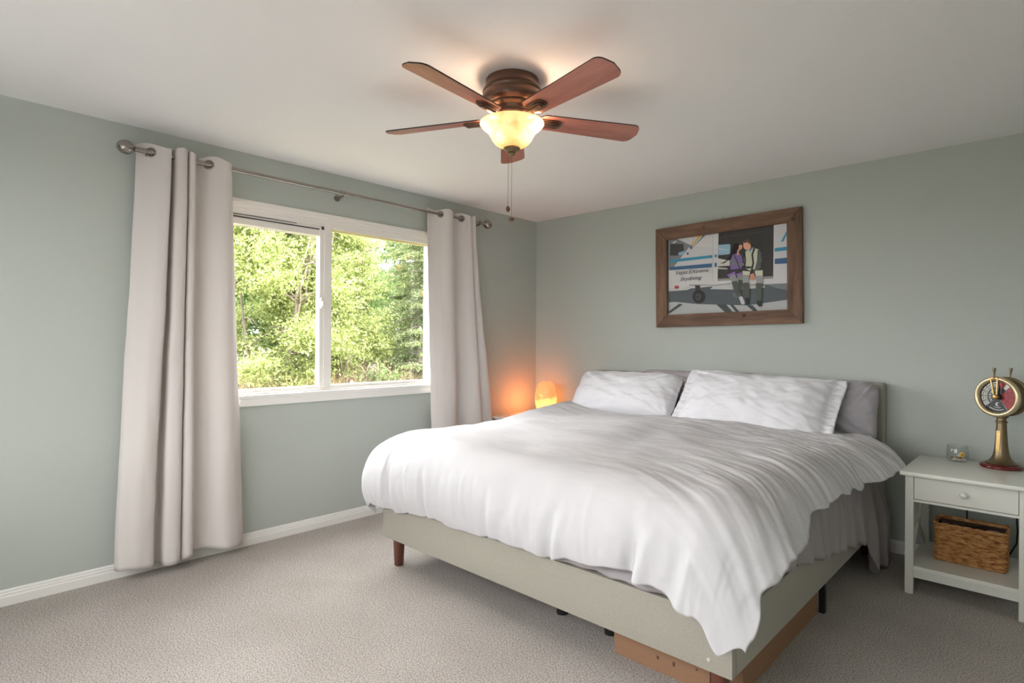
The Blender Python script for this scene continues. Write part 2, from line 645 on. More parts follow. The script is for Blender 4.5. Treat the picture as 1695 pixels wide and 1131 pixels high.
# fixed right light: stiles and rails
bm = nb()
x0, x1 = -0.075, -0.022
box(bm, x0, x1, -2.205, -2.148, WZ0 + 0.012, WZ1 - 0.055, 0.003)
box(bm, x0, x1, -1.280, WY1 - 0.03, WZ0 + 0.012, WZ1 - 0.055, 0.003)
box(bm, x0, x1, -2.15, -1.30, WZ0 + 0.012, WZ0 + 0.036, 0.003)
box(bm, x0, x1, -2.15, -1.30, WZ1 - 0.089, WZ1 - 0.055, 0.003)
obj('fixed_sash', bm, 'vinyl', win)
bm = nb(); box(bm, -0.052, -0.047, -2.150, -1.278, WZ0 + 0.034, WZ1 - 0.087); obj('pane', bm, 'pane', win)
bm = nb()
box(bm, -0.060, -0.040, -2.150, -1.280, WZ1 - 0.105, WZ1 - 0.088)
obj('screen_rail', bm, mat_plain('screen_rail_cream', srgb(236, 228, 170), 0.5), win)
# sliding left sash
bm = nb()
x0, x1 = -0.080, -0.034
box(bm, x0, x1 + 0.008, -2.236, -2.196, WZ0 + 0.012, WZ1 - 0.09, 0.003)
box(bm, x0, x1, WY0 + 0.03, WY0 + 0.075, WZ0 + 0.012, WZ1 - 0.09, 0.003)
box(bm, x0, x1, WY0 + 0.03, -2.23, WZ0 + 0.012, WZ0 + 0.034, 0.003)
box(bm, x0, x1, WY0 + 0.03, -2.23, WZ1 - 0.148, WZ1 - 0.106, 0.003)
sash = obj('sliding_sash', bm, 'vinyl', win)
bm = nb(); box(bm, -0.060, -0.055, WY0 + 0.07, -2.228, WZ0 + 0.03, WZ1 - 0.14); obj('pane', bm, 'pane', win)
bm = nb()
box(bm, -0.08, -0.030, WY0 + 0.035, -2.225, WZ1 - 0.1055, WZ1 - 0.1005)
box(bm, -0.08, -0.024, -2.224, -2.206, WZ1 - 0.106, WZ1 - 0.085)
obj('track_gap', bm, 'dark_gap', win)  # solid dark strips stand in for the shade inside the track gap
bm = nb()
box(bm, -0.034, -0.030, WY0 + 0.03, -2.40, WZ1 - 0.089, WZ1 - 0.086)
obj('track_bar', bm, 'dark_gap', win)
bm = nb()
box(bm, -0.028, -0.010, -2.232, -2.214, 1.50, 1.575, 0.004)
box(bm, -0.014, 0.004, -2.228, -2.218, 1.515, 1.55, 0.004)
obj('latch', bm, 'vinyl', win, auto=40)
# stool with its apron
bm = nb()
box(bm, -0.09, 0.030, WY0 - 0.03, WY1 + 0.012, WZ0 - 0.022, WZ0 + 0.001, 0.004)
box(bm, -0.002, 0.026, WY0 - 0.02, WY1 + 0.008, WZ0 - 0.068, WZ0 - 0.020, 0.004)
obj('window_sill', bm, 'trim', win, auto=40)

# ------------------------------------------------------------------ curtain rod
RODX, RODZ = 0.09, 2.292
rod = thing('curtain_rod', 'long brushed nickel curtain rod with ball finials above the window', 'curtain rod', (RODX, -2.1, RODZ))
bm = nb()
tube(bm, [(RODX, -3.345, RODZ), (RODX, -2.13, RODZ + 0.002)], 0.0132, 20)
tube(bm, [(RODX, -2.145, RODZ + 0.002), (RODX, -0.80, RODZ)], 0.0105, 20)
tube(bm, [(RODX, -2.15, RODZ + 0.002), (RODX, -2.10, RODZ + 0.002)], 0.0150, 20)
obj('rod', bm, 'nickel', rod, auto=40)


def finial(y, s, r):
    bm = nb()
    prof = [(0.0, -0.052)]
    for i in range(1, 16):
        t = -PI / 2 + PI * i / 17
        rr = r * math.cos(t)
        zz = r * 1.12 * math.sin(t)
        prof.append((max(rr, 0.012), zz - 0.0))
    prof[0] = (0.0, -r * 1.12)
    prof = [p_ for p_ in prof if not (p_[1] > r * 0.95)] + [(0.013, r * 1.02), (0.0145, r * 1.05), (0.0145, r * 1.12), (0.0115, r * 1.14), (0.0125, r * 1.9), (0.0125, r * 1.95), (0.0, r * 1.95)]
    mt = Matrix.Rotation(-s * PI / 2, 3, 'X')
    lathe(bm, prof, (RODX, y, RODZ), 32, mt)
    obj('finial', bm, 'nickel', rod, auto=50)


finial(-3.398, 1, 0.037)
finial(-0.745, -1, 0.037)
for y in (-3.30, -2.125, -0.84):
    bm = nb()
    lathe(bm, [(0.0, 0.0), (0.022, 0.0), (0.022, 0.005), (0.008, 0.008), (0.007, 0.085), (0, 0.085)], (0.0, y, RODZ - 0.018), 24, Matrix.Rotation(PI / 2, 3, 'Y'))
    torus(bm, (RODX, y, RODZ), 0.0160, 0.003, (0, 1, 0), 24, 8)
    obj('bracket', bm, 'nickel', rod, auto=50)


# ------------------------------------------------------------------ curtains
def catmull(pts, n):
    P = [Vector((p[0], p[1])) for p in pts]
    out = []
    segs = len(P) - 1
    for k in range(n):
        t = k / (n - 1) * segs
        i = min(int(t), segs - 1)
        f = t - i
        p0 = P[max(i - 1, 0)]; p1 = P[i]; p2 = P[i + 1]; p3 = P[min(i + 2, segs)]
        v = 0.5 * ((2 * p1) + (-p0 + p2) * f + (2 * p0 - 5 * p1 + 4 * p2 - p3) * f * f + (-p0 + 3 * p1 - 3 * p2 + p3) * f * f * f)
        out.append(v)
    return out


def curtain(top, bot, z_top, z_bot, label, grommets, seed):
    N, R_ = 300, 130
    A, B = catmull(top, N), catmull(bot, N)
    t = thing('curtain', label, 'curtain', (0.1, (top[0][0] + top[-1][0]) / 2, z_bot))
    bm = nb()
    P = []
    for r in range(R_ + 1):
        L_ = z_top - z_bot
        f = (r * 0.0023 if r <= 42 else 42 * 0.0023 + (L_ - 42 * 0.0023) * (r - 42) / (R_ - 42)) / L_
        z = z_top + (z_bot - z_top) * f
        row = []
        for k in range(N):
            s = smoothstep(0, 1, f) * 0.5 + f * 0.5
            v = A[k].lerp(B[k], s)
            wob = fbm(v.x * 9 + seed, z * 2.2, seed, 3) * 0.006 * min(1, f * 3)
            hem = -0.004 if z < z_bot + 0.105 else 0
            dz = 0.0
            if f < 0.04:
                dz = 0.010 * math.sin(v.x * 38 + seed) * (1 - f / 0.04)
            if f > 0.9:
                dz = 0.012 * math.sin(v.x * 17 + seed * 2) * (f - 0.9) / 0.1
            row.append(Vector((v.y + wob - hem, v.x + wob * 0.5, z + dz)))
        P.append(row)
    grid_mesh(bm, P)
    kill = [v for v in bm.verts if any((v.co - Vector((RODX, g_[0], RODZ))).length < 0.0225 for g_ in grommets)]
    bmesh.ops.delete(bm, geom=kill, context='VERTS')
    c = obj('cloth', bm, 'curtain', t, smooth=True)
    so = c.modifiers.new('thickness', 'SOLIDIFY'); so.thickness = 0.003; so.offset = 0
    for (y, nx, ny) in grommets:
        bm = nb()
        torus(bm, (RODX, y, RODZ), 0.0235, 0.0052, (nx, ny, 0), 40, 10)
        obj('grommet', bm, 'nickel_dark', t, smooth=True)
    return t


TL = [(-3.340, .045), (-3.318, .062), (-3.28, .09), (-3.235, .128), (-3.195, .13), (-3.185, .07), (-3.178, .05), (-3.172, .07), (-3.165, .13), (-3.14, .143), (-3.115, .13), (-3.110, .08), (-3.105, .08), (-3.10, .125), (-3.085, .135), (-3.070, .12), (-3.062, .062), (-3.035, .055), (-2.99, .09), (-2.93, .125), (-2.885, .12), (-2.862, .085), (-2.85, .05)]
BL = [(-3.435, .08), (-3.425, .12), (-3.39, .142), (-3.34, .158), (-3.275, .145), (-3.268, .08), (-3.24, .062), (-3.226, .08), (-3.22, .14), (-3.18, .160), (-3.145, .145), (-3.138, .09), (-3.134, .09), (-3.13, .135), (-3.105, .152), (-3.08, .14), (-3.072, .085), (-3.04, .070), (-2.98, .088), (-2.91, .14), (-2.85, .135), (-2.80, .10), (-2.78, .075)]
curtain(TL, BL, 2.332, 0.062, 'long white blackout curtain left of the window, hanging to the carpet', [(-3.28, 0.78, -0.62), (-2.99, 0.80, -0.60)], 1.3)
TR = [(-1.375, .055), (-1.33, .062), (-1.27, .09), (-1.205, .130), (-1.155, .115), (-1.14, .07), (-1.095, .055), (-1.045, .09), (-1.005, .125), (-.975, .13), (-.966, .085), (-.957, .112), (-.925, .127), (-.905, .07)]
BR = [(-1.345, .11), (-1.31, .140), (-1.24, .160), (-1.15, .155), (-1.10, .130), (-1.06, .085), (-1.01, .070), (-.95, .095), (-.88, .14), (-.82, .145), (-.80, .10), (-.78, .13), (-.68, .14), (-.63, .08)]
curtain(TR, BR, 2.328, 0.05, 'long white blackout curtain right of the window, bottom hidden behind the bed', [(-1.27, 0.84, -0.54), (-1.045, 0.76, -0.65)], 4.1)

# ------------------------------------------------------------------ ceiling fan
FX, FY = 1.89, -2.34
fan = thing('ceiling_fan', 'bronze ceiling fan with five wood blades and a lit glass bowl', 'ceiling fan', (FX, FY, RZ))
bm = nb()
lathe(bm, [(0.0, 2.44), (0.116, 2.44), (0.118, 2.436), (0.117, 2.405), (0.121, 2.398), (0.129, 2.394), (0.132, 2.386), (0.129, 2.377), (0.133, 2.366), (0.134, 2.352), (0.129, 2.338),
           (0.118, 2.328), (0.110, 2.323), (0.112, 2.318), (0.112, 2.313), (0.107, 2.309), (0.099, 2.304), (0.093, 2.292), (0.094, 2.285), (0.098, 2.280), (0.096, 2.275), (0.086, 2.270), (0.0, 2.270)], (FX, FY, 0), 72)
obj('motor_housing', bm, 'bronze', fan, auto=28)
bm = nb()
lathe(bm, [(0, 2.272), (0.040, 2.272), (0.042, 2.262), (0.038, 2.256), (0.040, 2.240), (0.075, 2.236), (0.075, 2.228), (0.03, 2.222), (0.0, 2.222)], (FX, FY, 0), 48)
obj('light_fitter', bm, 'brass_old', fan, auto=30)


def blade_mesh():
    """one blade along +X from the hub, pitched, its edge black"""
    bm = nb()
    outline = []
    x0, x1, w0, w1 = 0.125, 0.625, 0.052, 0.066
    pts = [(x0, -w0 + 0.02), (x0 + 0.02, -w0)]
    for i in range(1, 9):
        f = i / 8
        pts.append((x0 + 0.02 + f * (x1 - 0.045 - x0 - 0.02), -(w0 + (w1 - w0) * f)))
    for i in range(1, 6):
        a_ = -PI / 2 + i * (PI / 2) / 6
        pts.append((x1 - 0.045 + 0.036 * math.cos(a_), -w1 + 0.036 + 0.036 * math.sin(a_)))
    pts.append((x1, 0))
    pts += [(p_[0], -p_[1]) for p_ in pts[-2::-1]]
    top = [bm.verts.new((p_[0], p_[1], 0.0055)) for p_ in pts]
    bot = [bm.verts.new((p_[0], p_[1], 0.0)) for p_ in pts]
    n_ = len(pts)
    f1 = bm.faces.new(top); f2 = bm.faces.new(bot[::-1])
    for i in range(n_):
        f = bm.faces.new((top[i], bot[i], bot[(i + 1) % n_], top[(i + 1) % n_]))
        f.material_index = 1
    return bm


PITCH = math.radians(-13)


def arm_mesh():
    bm = nb()
    # curved bracket from the motor down to the blade, then a tiered plate under it
    prof = [(0.070, 0.004), (0.085, -0.010), (0.100, -0.017), (0.125, -0.014), (0.140, -0.008)]
    hw = [0.016, 0.013, 0.012, 0.016, 0.022]
    A = []
    for (x, z), w in zip(prof, hw):
        A.append([bm.verts.new((x, -w, z)), bm.verts.new((x, w, z)), bm.verts.new((x, w, z - 0.007)), bm.verts.new((x, -w, z - 0.007))])
    for r0, r1 in zip(A[:-1], A[1:]):
        for k in range(4):
            bm.faces.new((r0[k], r0[(k + 1) % 4], r1[(k + 1) % 4], r1[k]))
    bm.faces.new(A[0]); bm.faces.new(A[-1][::-1])
    start = len(bm.verts)
    for hw_, z0, z1, xe in ((0.030, -0.007, -0.0005, 0.206), (0.021, -0.013, -0.006, 0.204), (0.012, -0.018, -0.012, 0.202)):
        box(bm, 0.128, xe, -hw_, hw_, z0, z1, 0.002)
    lathe(bm, [(0, -0.018), (0.012, -0.018), (0.012, -0.013), (0.021, -0.013), (0.021, -0.007), (0.030, -0.007), (0.030, -0.0005), (0, -0.0005)], (0.204, 0, 0), 28)
    return bm


BZ = 2.272
protoblade = None
for k in range(5):
    ang = math.radians(-155 + 72 * k)
    if protoblade is None:
        bm = blade_mesh()
        bmesh.ops.rotate(bm, verts=bm.verts, cent=(0, 0, 0), matrix=Matrix.Rotation(PITCH, 3, 'X'))
        me = bpy.data.meshes.new('blade')
        bmesh.ops.recalc_face_normals(bm, faces=bm.faces)
        bm.to_mesh(me); bm.free()
        bl = finish('blade', me, ['blade', 'blade_edge'], fan)
        bm = arm_mesh()
        bmesh.ops.rotate(bm, verts=bm.verts, cent=(0, 0, 0), matrix=Matrix.Rotation(PITCH * 0.9, 3, 'X'))
        me = bpy.data.meshes.new('blade_arm')
        bmesh.ops.recalc_face_normals(bm, faces=bm.faces)
        bm.to_mesh(me); bm.free()
        finish('blade_arm', me, 'bronze_dark', bl, auto=35)
        protoblade = bl
    else:
        bl = copy_tree(protoblade, fan)
    bl.location = (0, 0, BZ - RZ)
    bl.rotation_euler = (0, 0, ang)

bm = nb()
outer = [(0.142, 2.250), (0.143, 2.246), (0.139, 2.240), (0.128, 2.229), (0.114, 2.218), (0.103, 2.206), (0.096, 2.192), (0.088, 2.176), (0.076, 2.161), (0.060, 2.150), (0.040, 2.142), (0.018, 2.139)]
inner = [(r_ - 0.004 if r_ > 0.03 else r_, z_ + 0.003) for r_, z_ in outer]
prof = outer + inner[::-1]
rings = prof + [prof[0]]
seg = 64
VV = []
for r_, z_ in prof:
    VV.append([bm.verts.new((FX + r_ * math.cos(2 * PI * i / seg), FY + r_ * math.sin(2 * PI * i / seg), z_)) for i in range(seg)])
for a_, b_ in zip(VV, VV[1:] + VV[:1]):
    for i in range(seg):
        bm.faces.new((a_[i], b_[i], b_[(i + 1) % seg], a_[(i + 1) % seg]))
bowl = obj('bowl_shade', bm, 'bowl', fan, smooth=True)
for dx, dy in ((-0.045, -0.030), (0.040, 0.034)):
    bm = nb()
    lathe(bm, [(0, 2.165), (0.012, 2.168), (0.021, 2.178), (0.024, 2.190), (0.019, 2.204), (0.011, 2.214), (0.011, 2.226), (0, 2.226)], (FX + dx, FY + dy, 0), 20)
    bu = obj('bulb', bm, 'bulb', fan, smooth=True)
    ld = bpy.data.lights.new('bulb_light', 'POINT')
    ld.energy = 3.6
    ld.color = (1.0, 0.72, 0.50)
    ld.shadow_soft_size = 0.03
    lo = bpy.data.objects.new('bulb_light', ld)
    COL.objects.link(lo)
    lo.location = (FX + dx * 1.7, FY + dy * 1.7, 2.251)
bm = nb()
lathe(bm, [(0.0, 2.144), (0.036, 2.142), (0.038, 2.137), (0.030, 2.131), (0.020, 2.126), (0.015, 2.121), (0.017, 2.116), (0.012, 2.110), (0.004, 2.107), (0, 2.107)], (FX, FY, 0), 32)
obj('finial', bm, 'brass_old', fan, auto=30)


def pull_chain(dx, dy, z0, z1, knob):
    bm = nb()
    z = z0
    tube(bm, [(FX + dx, FY + dy, z0), (FX + dx, FY + dy, z1)], 0.0008, 6)
    while z > z1:
        lathe(bm, [(0, z), (0.0016, z - 0.0018), (0, z - 0.0036)], (FX + dx, FY + dy, 0), 6)
        z -= 0.0055
    c = obj('pull_chain', bm, 'brass_old', fan)
    bm = nb()
    lathe(bm, knob, (FX + dx, FY + dy, z1), 20)
    obj('chain_fob', bm, 'bronze_dark', c, smooth=True)


pull_chain(0.0, 0.0, 2.108, 1.835, [(0, 0), (0.006, -0.002), (0.014, -0.008), (0.014, -0.013), (0.006, -0.019), (0, -0.020)])
pull_chain(-0.012, -0.010, 2.112, 1.885, [(0, 0), (0.004, -0.002), (0.009, -0.010), (0.009, -0.020), (0.004, -0.027), (0, -0.028)])

# ------------------------------------------------------------------ picture on the bed wall
# artwork outlines measured on the print, sent to its plane by a homography
SRC = [(175, 328), (1137, 200), (1140, 893), (185, 937)]
PWI, PHI = 0.895, 0.600
DST = [(-PWI / 2, PHI / 2), (PWI / 2, PHI / 2), (PWI / 2, -PHI / 2), (-PWI / 2, -PHI / 2)]
A_ = []
b_v = []
for (x, y), (u, v) in zip(SRC, DST):
    A_.append([x, y, 1, 0, 0, 0, -u * x, -u * y]); b_v.append(u)
    A_.append([0, 0, 0, x, y, 1, -v * x, -v * y]); b_v.append(v)
Hm = np.append(np.linalg.solve(np.array(A_, float), np.array(b_v, float)), 1).reshape(3, 3)


def art(x, y):
    q = Hm @ np.array([x, y, 1.0])
    return max(-PWI / 2, min(PWI / 2, q[0] / q[2])), max(-PHI / 2, min(PHI / 2, q[1] / q[2]))


PT = Matrix.Rotation(math.radians(0.8), 4, 'Y').inverted()


def pic(u, v, w):
    """picture plane: u right, v up, w out of the wall"""
    q = PT @ Vector((u, 0, v))
    return Vector((1.858 + q.x, -w, 1.806 + q.z))


pict = thing('framed_photo', 'rustic wood framed photo of a couple sitting in an aeroplane doorway, hung above the bed', 'picture', (1.858, 0, 1.41))
OW, OH, FW_ = 1.100, 0.792, 0.098
for (nm, quad, mk) in (('top', [(-OW / 2, OH / 2), (OW / 2, OH / 2), (OW / 2 - FW_, OH / 2 - FW_), (-OW / 2 + FW_, OH / 2 - FW_)], 'frame_wood'),
                       ('bottom', [(-OW / 2 + FW_, -OH / 2 + FW_), (OW / 2 - FW_, -OH / 2 + FW_), (OW / 2, -OH / 2), (-OW / 2, -OH / 2)], 'frame_wood'),
                       ('left', [(-OW / 2, OH / 2), (-OW / 2 + FW_, OH / 2 - FW_), (-OW / 2 + FW_, -OH / 2 + FW_), (-OW / 2, -OH / 2)], 'frame_wood_v'),
                       ('right', [(OW / 2 - FW_, OH / 2 - FW_), (OW / 2, OH / 2), (OW / 2, -OH / 2), (OW / 2 - FW_, -OH / 2 + FW_)], 'frame_wood_v')):
    bm = nb()
    cu_ = sum(q[0] for q in quad) / 4; cv_ = sum(q[1] for q in quad) / 4
    g = 0.9985
    quad = [(cu_ + (q[0] - cu_) * g, cv_ + (q[1] - cv_) * g) for q in quad]
    F = [bm.verts.new(pic(u, v, 0.034)) for u, v in quad]
    K = [bm.verts.new(pic(u, v, 0.004)) for u, v in quad]
    bm.faces.new(F); bm.faces.new(K[::-1])
    for i in range(4):
        bm.faces.new((F[i], K[i], K[(i + 1) % 4], F[(i + 1) % 4]))
    bmesh.ops.bevel(bm, geom=[e for e in bm.edges], offset=0.0018, segments=2, affect='EDGES')
    obj('frame_board', bm, mk, pict, auto=40)
bm = nb()
F = [bm.verts.new(pic(u, v, w)) for w in (0.006, 0.012) for u, v in ((-0.46, 0.31), (0.46, 0.31), (0.46, -0.31), (-0.46, -0.31))]
for f in ((0, 1, 2, 3), (7, 6, 5, 4), (0, 4, 5, 1), (1, 5, 6, 2), (2, 6, 7, 3), (3, 7, 4, 0)):
    bm.faces.new([F[i] for i in f])
obj('backing_board', bm, mat_plain('backing_board', srgb(120, 116, 110), 0.8), pict)
bm = nb(); tube(bm, [pic(0.0, OH / 2 + 0.005, 0.0) + Vector((0, -0.001, 0)), pic(0.0, OH / 2 + 0.010, 0.012), pic(0, OH / 2 + 0.018, 0.015)], [0.002, 0.002, 0.0045], 8)
obj('picture_hook', bm, 'brass', pict)

ART = []


def poly(col, pts, r=None):
    ART.append((col, [art(*p_) for p_ in pts]))


def disc(col, cx_, cy_, rx, ry, n_=20, a0=0):
    poly(col, [(cx_ + rx * math.cos(a0 + 2 * PI * i / n_), cy_ + ry * math.sin(a0 + 2 * PI * i / n_)) for i in range(n_)])


def stroke(col, pts, w):
    """tapered ribbon along points"""
    P = [Vector(p_) for p_ in pts]
    L_, R__ = [], []
    for i, p_ in enumerate(P):
        d = (P[min(i + 1, len(P) - 1)] - P[max(i - 1, 0)]).normalized()
        n_ = Vector((-d.y, d.x))
        ww = w[i] if hasattr(w, '__len__') else w
        L_.append(p_ + n_ * ww / 2); R__.append(p_ - n_ * ww / 2)
    poly(col, [(q.x, q.y) for q in L_ + R__[::-1]])


W_ = (205, 205, 207); DK = (64, 62, 60); TAR = (86, 94, 98); BL1 = (66, 148, 180); BL2 = (68, 104, 142)
poly(W_, [(150, 180), (1160, 180), (1160, 700), (150, 740)])
# ground and shade
poly(TAR, [(170, 740), (700, 690), (1160, 690), (1160, 815), (820, 860), (420, 850), (170, 880)])
poly((176, 178, 178), [(170, 835), (230, 830), (420, 848), (820, 858), (1160, 812), (1160, 905), (170, 950)])
poly((196, 196, 194), [(300, 700), (420, 700), (330, 735), (180, 745), (180, 725)])
poly((190, 190, 190), [(520, 728), (560, 690), (760, 690), (960, 700), (960, 718), (720, 732)])
poly((120, 126, 128), [(960, 690), (1160, 680), (1160, 735), (1060, 722)])
poly(W_, [(1010, 655), (1160, 630), (1160, 668), (1070, 678)])
for q in ([(185, 905), (270, 845), (300, 850), (190, 925)], [(570, 850), (650, 852), (705, 912), (640, 912)], [(680, 852), (705, 852), (757, 908), (730, 912)], [(815, 858), (860, 856), (905, 902), (870, 905)]):
    poly((70, 76, 78), q)
# fuselage underside
poly((206, 205, 204), [(180, 560), (585, 560), (1160, 560), (1160, 632), (1030, 655), (700, 690), (560, 695), (350, 694), (300, 722), (250, 730), (180, 705)])
poly((150, 150, 150), [(350, 690), (560, 692), (760, 672), (760, 682), (560, 700), (350, 700)])
disc((170, 70, 60), 248, 712, 20, 14)
# nose in shade and windscreen
poly((128, 132, 134), [(170, 330), (245, 320), (360, 370), (200, 575), (170, 575)])
poly((70, 70, 70), [(192, 360), (300, 362), (305, 420), (258, 455), (190, 455)])
poly((140, 180, 198), [(262, 430), (305, 418), (322, 428), (290, 452), (258, 450)])
poly((212, 212, 212), [(245, 318), (600, 290), (590, 400), (360, 372)])
poly((205, 205, 205), [(205, 350), (240, 332), (246, 340), (222, 358)])
# tail swoosh
poly((206, 166, 80), [(383, 305), (378, 330), (355, 405), (432, 315), (470, 290), (425, 297)])
poly(W_, [(388, 303), (425, 299), (372, 372), (366, 395)])
poly(BL2, [(352, 385), (362, 408), (480, 290), (464, 291), (372, 395), (362, 370)])
disc(BL2, 336, 440, 9, 10)
# stripes
poly(BL1, [(190, 492), (300, 478), (535, 453), (535, 476), (250, 506), (190, 514)])
poly(BL2, [(190, 548), (300, 540), (535, 520), (535, 552), (190, 575)])
poly(BL1, [(556, 450), (574, 448), (574, 470), (556, 472)])
poly(BL2, [(556, 518), (574, 516), (574, 548), (556, 550)])
poly((180, 180, 182), [(538, 300), (541, 300), (541, 662), (538, 662)])
# cabin opening
poly(DK, [(587, 276), (1035, 214), (1028, 640), (582, 660)])
poly((72, 72, 72), [(600, 305), (1028, 255), (1028, 262), (600, 315)])
poly((70, 70, 72), [(640, 275), (650, 273), (655, 360), (645, 360)])
poly((68, 68, 68), [(960, 330), (1028, 318), (1028, 326), (960, 340)])
poly((66, 66, 66), [(975, 250), (990, 248), (965, 410), (955, 410)])
poly((150, 186, 204), [(587, 372), (676, 365), (684, 375), (682, 440), (672, 448), (587, 455)])
poly((196, 206, 210), [(587, 400), (670, 412), (670, 418), (587, 408)])
poly((206, 204, 196), [(584, 480), (680, 500), (680, 540), (584, 545)])
poly((190, 188, 182), [(584, 552), (660, 560), (660, 570), (584, 566)])
poly((150, 148, 144), [(584, 645), (1030, 625), (1030, 645), (584, 662)])
poly(W_, [(1034, 214), (1160, 190), (1160, 635), (1028, 655)])
poly(BL1, [(1040, 402), (1140, 390), (1140, 420), (1040, 430)])
poly(BL2, [(1040, 487), (1140, 478), (1140, 525), (1040, 530)])
poly(BL1, [(1090, 350), (1112, 348), (1140, 290), (1140, 262)])
# landing gear
poly((60, 58, 58), [(398, 698), (438, 698), (440, 760), (408, 760)])
disc((50, 48, 47), 430, 788, 52, 54)
disc((88, 86, 84), 424, 790, 22, 26)
disc((58, 56, 55), 422, 790, 14, 17)
# woman
poly((32, 28, 28), [(705, 380), (722, 360), (745, 358), (756, 372), (752, 400), (735, 440), (705, 470), (672, 490), (640, 518), (600, 525), (650, 500), (682, 460), (690, 420)])
poly((128, 106, 158), [(700, 455), (735, 440), (770, 450), (785, 500), (775, 560), (765, 590), (690, 590), (685, 540), (690, 490)])
stroke((120, 122, 130), [(690, 490), (720, 522), (770, 535), (815, 522)], [34, 32, 24, 18])
stroke((214, 160, 132), [(745, 455), (748, 420), (768, 392), (782, 380)], [16, 14, 16, 12])
disc((218, 164, 138), 766, 392, 14, 20)
disc((214, 166, 140), 845, 512, 26, 14)
poly((62, 56, 66), [(672, 575), (778, 562), (784, 592), (740, 600), (660, 596)])
stroke((52, 50, 52), [(715, 455), (745, 520), (770, 590)], 7)
stroke((140, 108, 172), [(690, 600), (700, 625)], [70, 56])
stroke((140, 108, 172), [(755, 600), (762, 625)], [48, 46])
stroke((150, 150, 152), [(700, 618), (720, 672)], [52, 44])
stroke((140, 142, 144), [(765, 618), (765, 660)], [44, 38])
stroke((84, 90, 86), [(718, 665), (735, 730), (765, 790)], [46, 46, 34])
stroke((76, 82, 78), [(768, 655), (760, 720), (750, 760)], [38, 34, 26])
poly((196, 196, 200), [(752, 790), (782, 786), (802, 835), (798, 852), (775, 850)])
poly((110, 112, 114), [(702, 755), (722, 758), (745, 795), (730, 802), (706, 780)])
# man
poly((224, 168, 140), [(788, 352), (820, 342), (846, 352), (852, 392), (838, 415), (806, 412), (792, 395)])
poly((96, 78, 62), [(792, 346), (815, 330), (842, 332), (854, 352), (850, 376), (836, 362), (820, 352), (790, 362)])
poly((196, 200, 176), [(812, 420), (838, 415), (870, 398), (912, 410), (932, 440), (936, 500), (925, 560), (840, 580), (800, 560), (796, 470)])
poly((120, 148, 176), [(835, 418), (868, 390), (874, 400), (840, 432)])
poly((92, 98, 96), [(905, 410), (928, 425), (936, 470), (932, 540), (900, 600), (868, 610), (885, 560), (900, 500)])
stroke((44, 44, 42), [(880, 402), (862, 450), (870, 520), (858, 580)], 14)
stroke((44, 44, 42), [(800, 440), (806, 500), (800, 560)], 12)
poly((70, 72, 66), [(806, 545), (868, 548), (868, 562), (808, 566)])
stroke((202, 206, 184), [(815, 585), (812, 625)], [62, 52])
stroke((202, 206, 184), [(915, 580), (918, 628)], [64, 56])
stroke((160, 160, 158), [(812, 615), (808, 680)], [52, 46])
stroke((160, 160, 158), [(920, 622), (920, 684)], [58, 50])
stroke((84, 90, 82), [(808, 678), (815, 740), (822, 800)], [54, 56, 42])
stroke((84, 90, 82), [(918, 682), (915, 750), (915, 822)], [54, 50, 46])
poly((206, 146, 122), [(846, 610), (872, 602), (886, 630), (878, 660), (856, 660), (844, 640)])
poly((46, 46, 46), [(806, 800), (836, 800), (838, 850), (812, 856)])
poly((46, 46, 46), [(896, 822), (936, 818), (942, 862), (920, 870), (900, 850)])

bm = nb()
mats_art = []
mat_idx = {}
wz = 0.0126
for col, pts in ART:
    if col not in mat_idx:
        mat_idx[col] = len(mats_art)
        mats_art.append(mat_plain('print_%02x%02x%02x' % col, srgb(*col), 0.5, 0, 0.3))
    vs = [bm.verts.new(pic(u, v, wz)) for u, v in pts]
    for tri in tessellate_polygon([[Vector((u, v, 0)) for u, v in pts]]):
        try:
            f = bm.faces.new([vs[q] for q in tri])
        except ValueError:
            continue
        f.normal_update()
        f.material_index = mat_idx[col]
        if f.normal.y > 0:
            f.normal_flip()
    wz += 0.00010
me = bpy.data.meshes.new('photo_print')
bmesh.ops.translate(bm, verts=bm.verts, vec=-wloc(pict))
bm.to_mesh(me); bm.free()
prn = finish('photo_print', me, mats_art, pict)
TXW = wz + 0.0004


def text_on_print(s, x, y, size, shear, col, parent, stretch=1.0, space=1.0):
    cd = bpy.data.curves.new('lettering', 'FONT')
    cd.body = s
    cd.size = size
    cd.shear = shear
    cd.space_character = space
    cd.align_x = 'LEFT'
    cd.resolution_u = 3
    to = bpy.data.objects.new('tmp_lettering', cd)
    COL.objects.link(to)
    dg = bpy.context.evaluated_depsgraph_get()
    me = bpy.data.meshes.new_from_object(to.evaluated_get(dg))
    bpy.data.objects.remove(to)
    u0, v0 = art(x, y)
    for v in me.vertices:
        v.co = pic(u0 + v.co.x * stretch, v0 + v.co.y, TXW) - wloc(parent)
    me.name = 'lettering'
    return finish('lettering', me, mat_plain('lettering_ink', srgb(*col), 0.5), parent)


t1 = text_on_print('Vegas', 236, 612, 0.042, 0.25, (74, 84, 104), pict, 1.05)
t2 = text_on_print('EXtreme', 350, 604, 0.044, 0.12, (84, 84, 88), pict, 0.98)
t3 = text_on_print('Skydiving', 276, 662, 0.040, 0.3, (56, 64, 90), pict, 1.18)
for t_ in (t1, t2, t3):
    pass

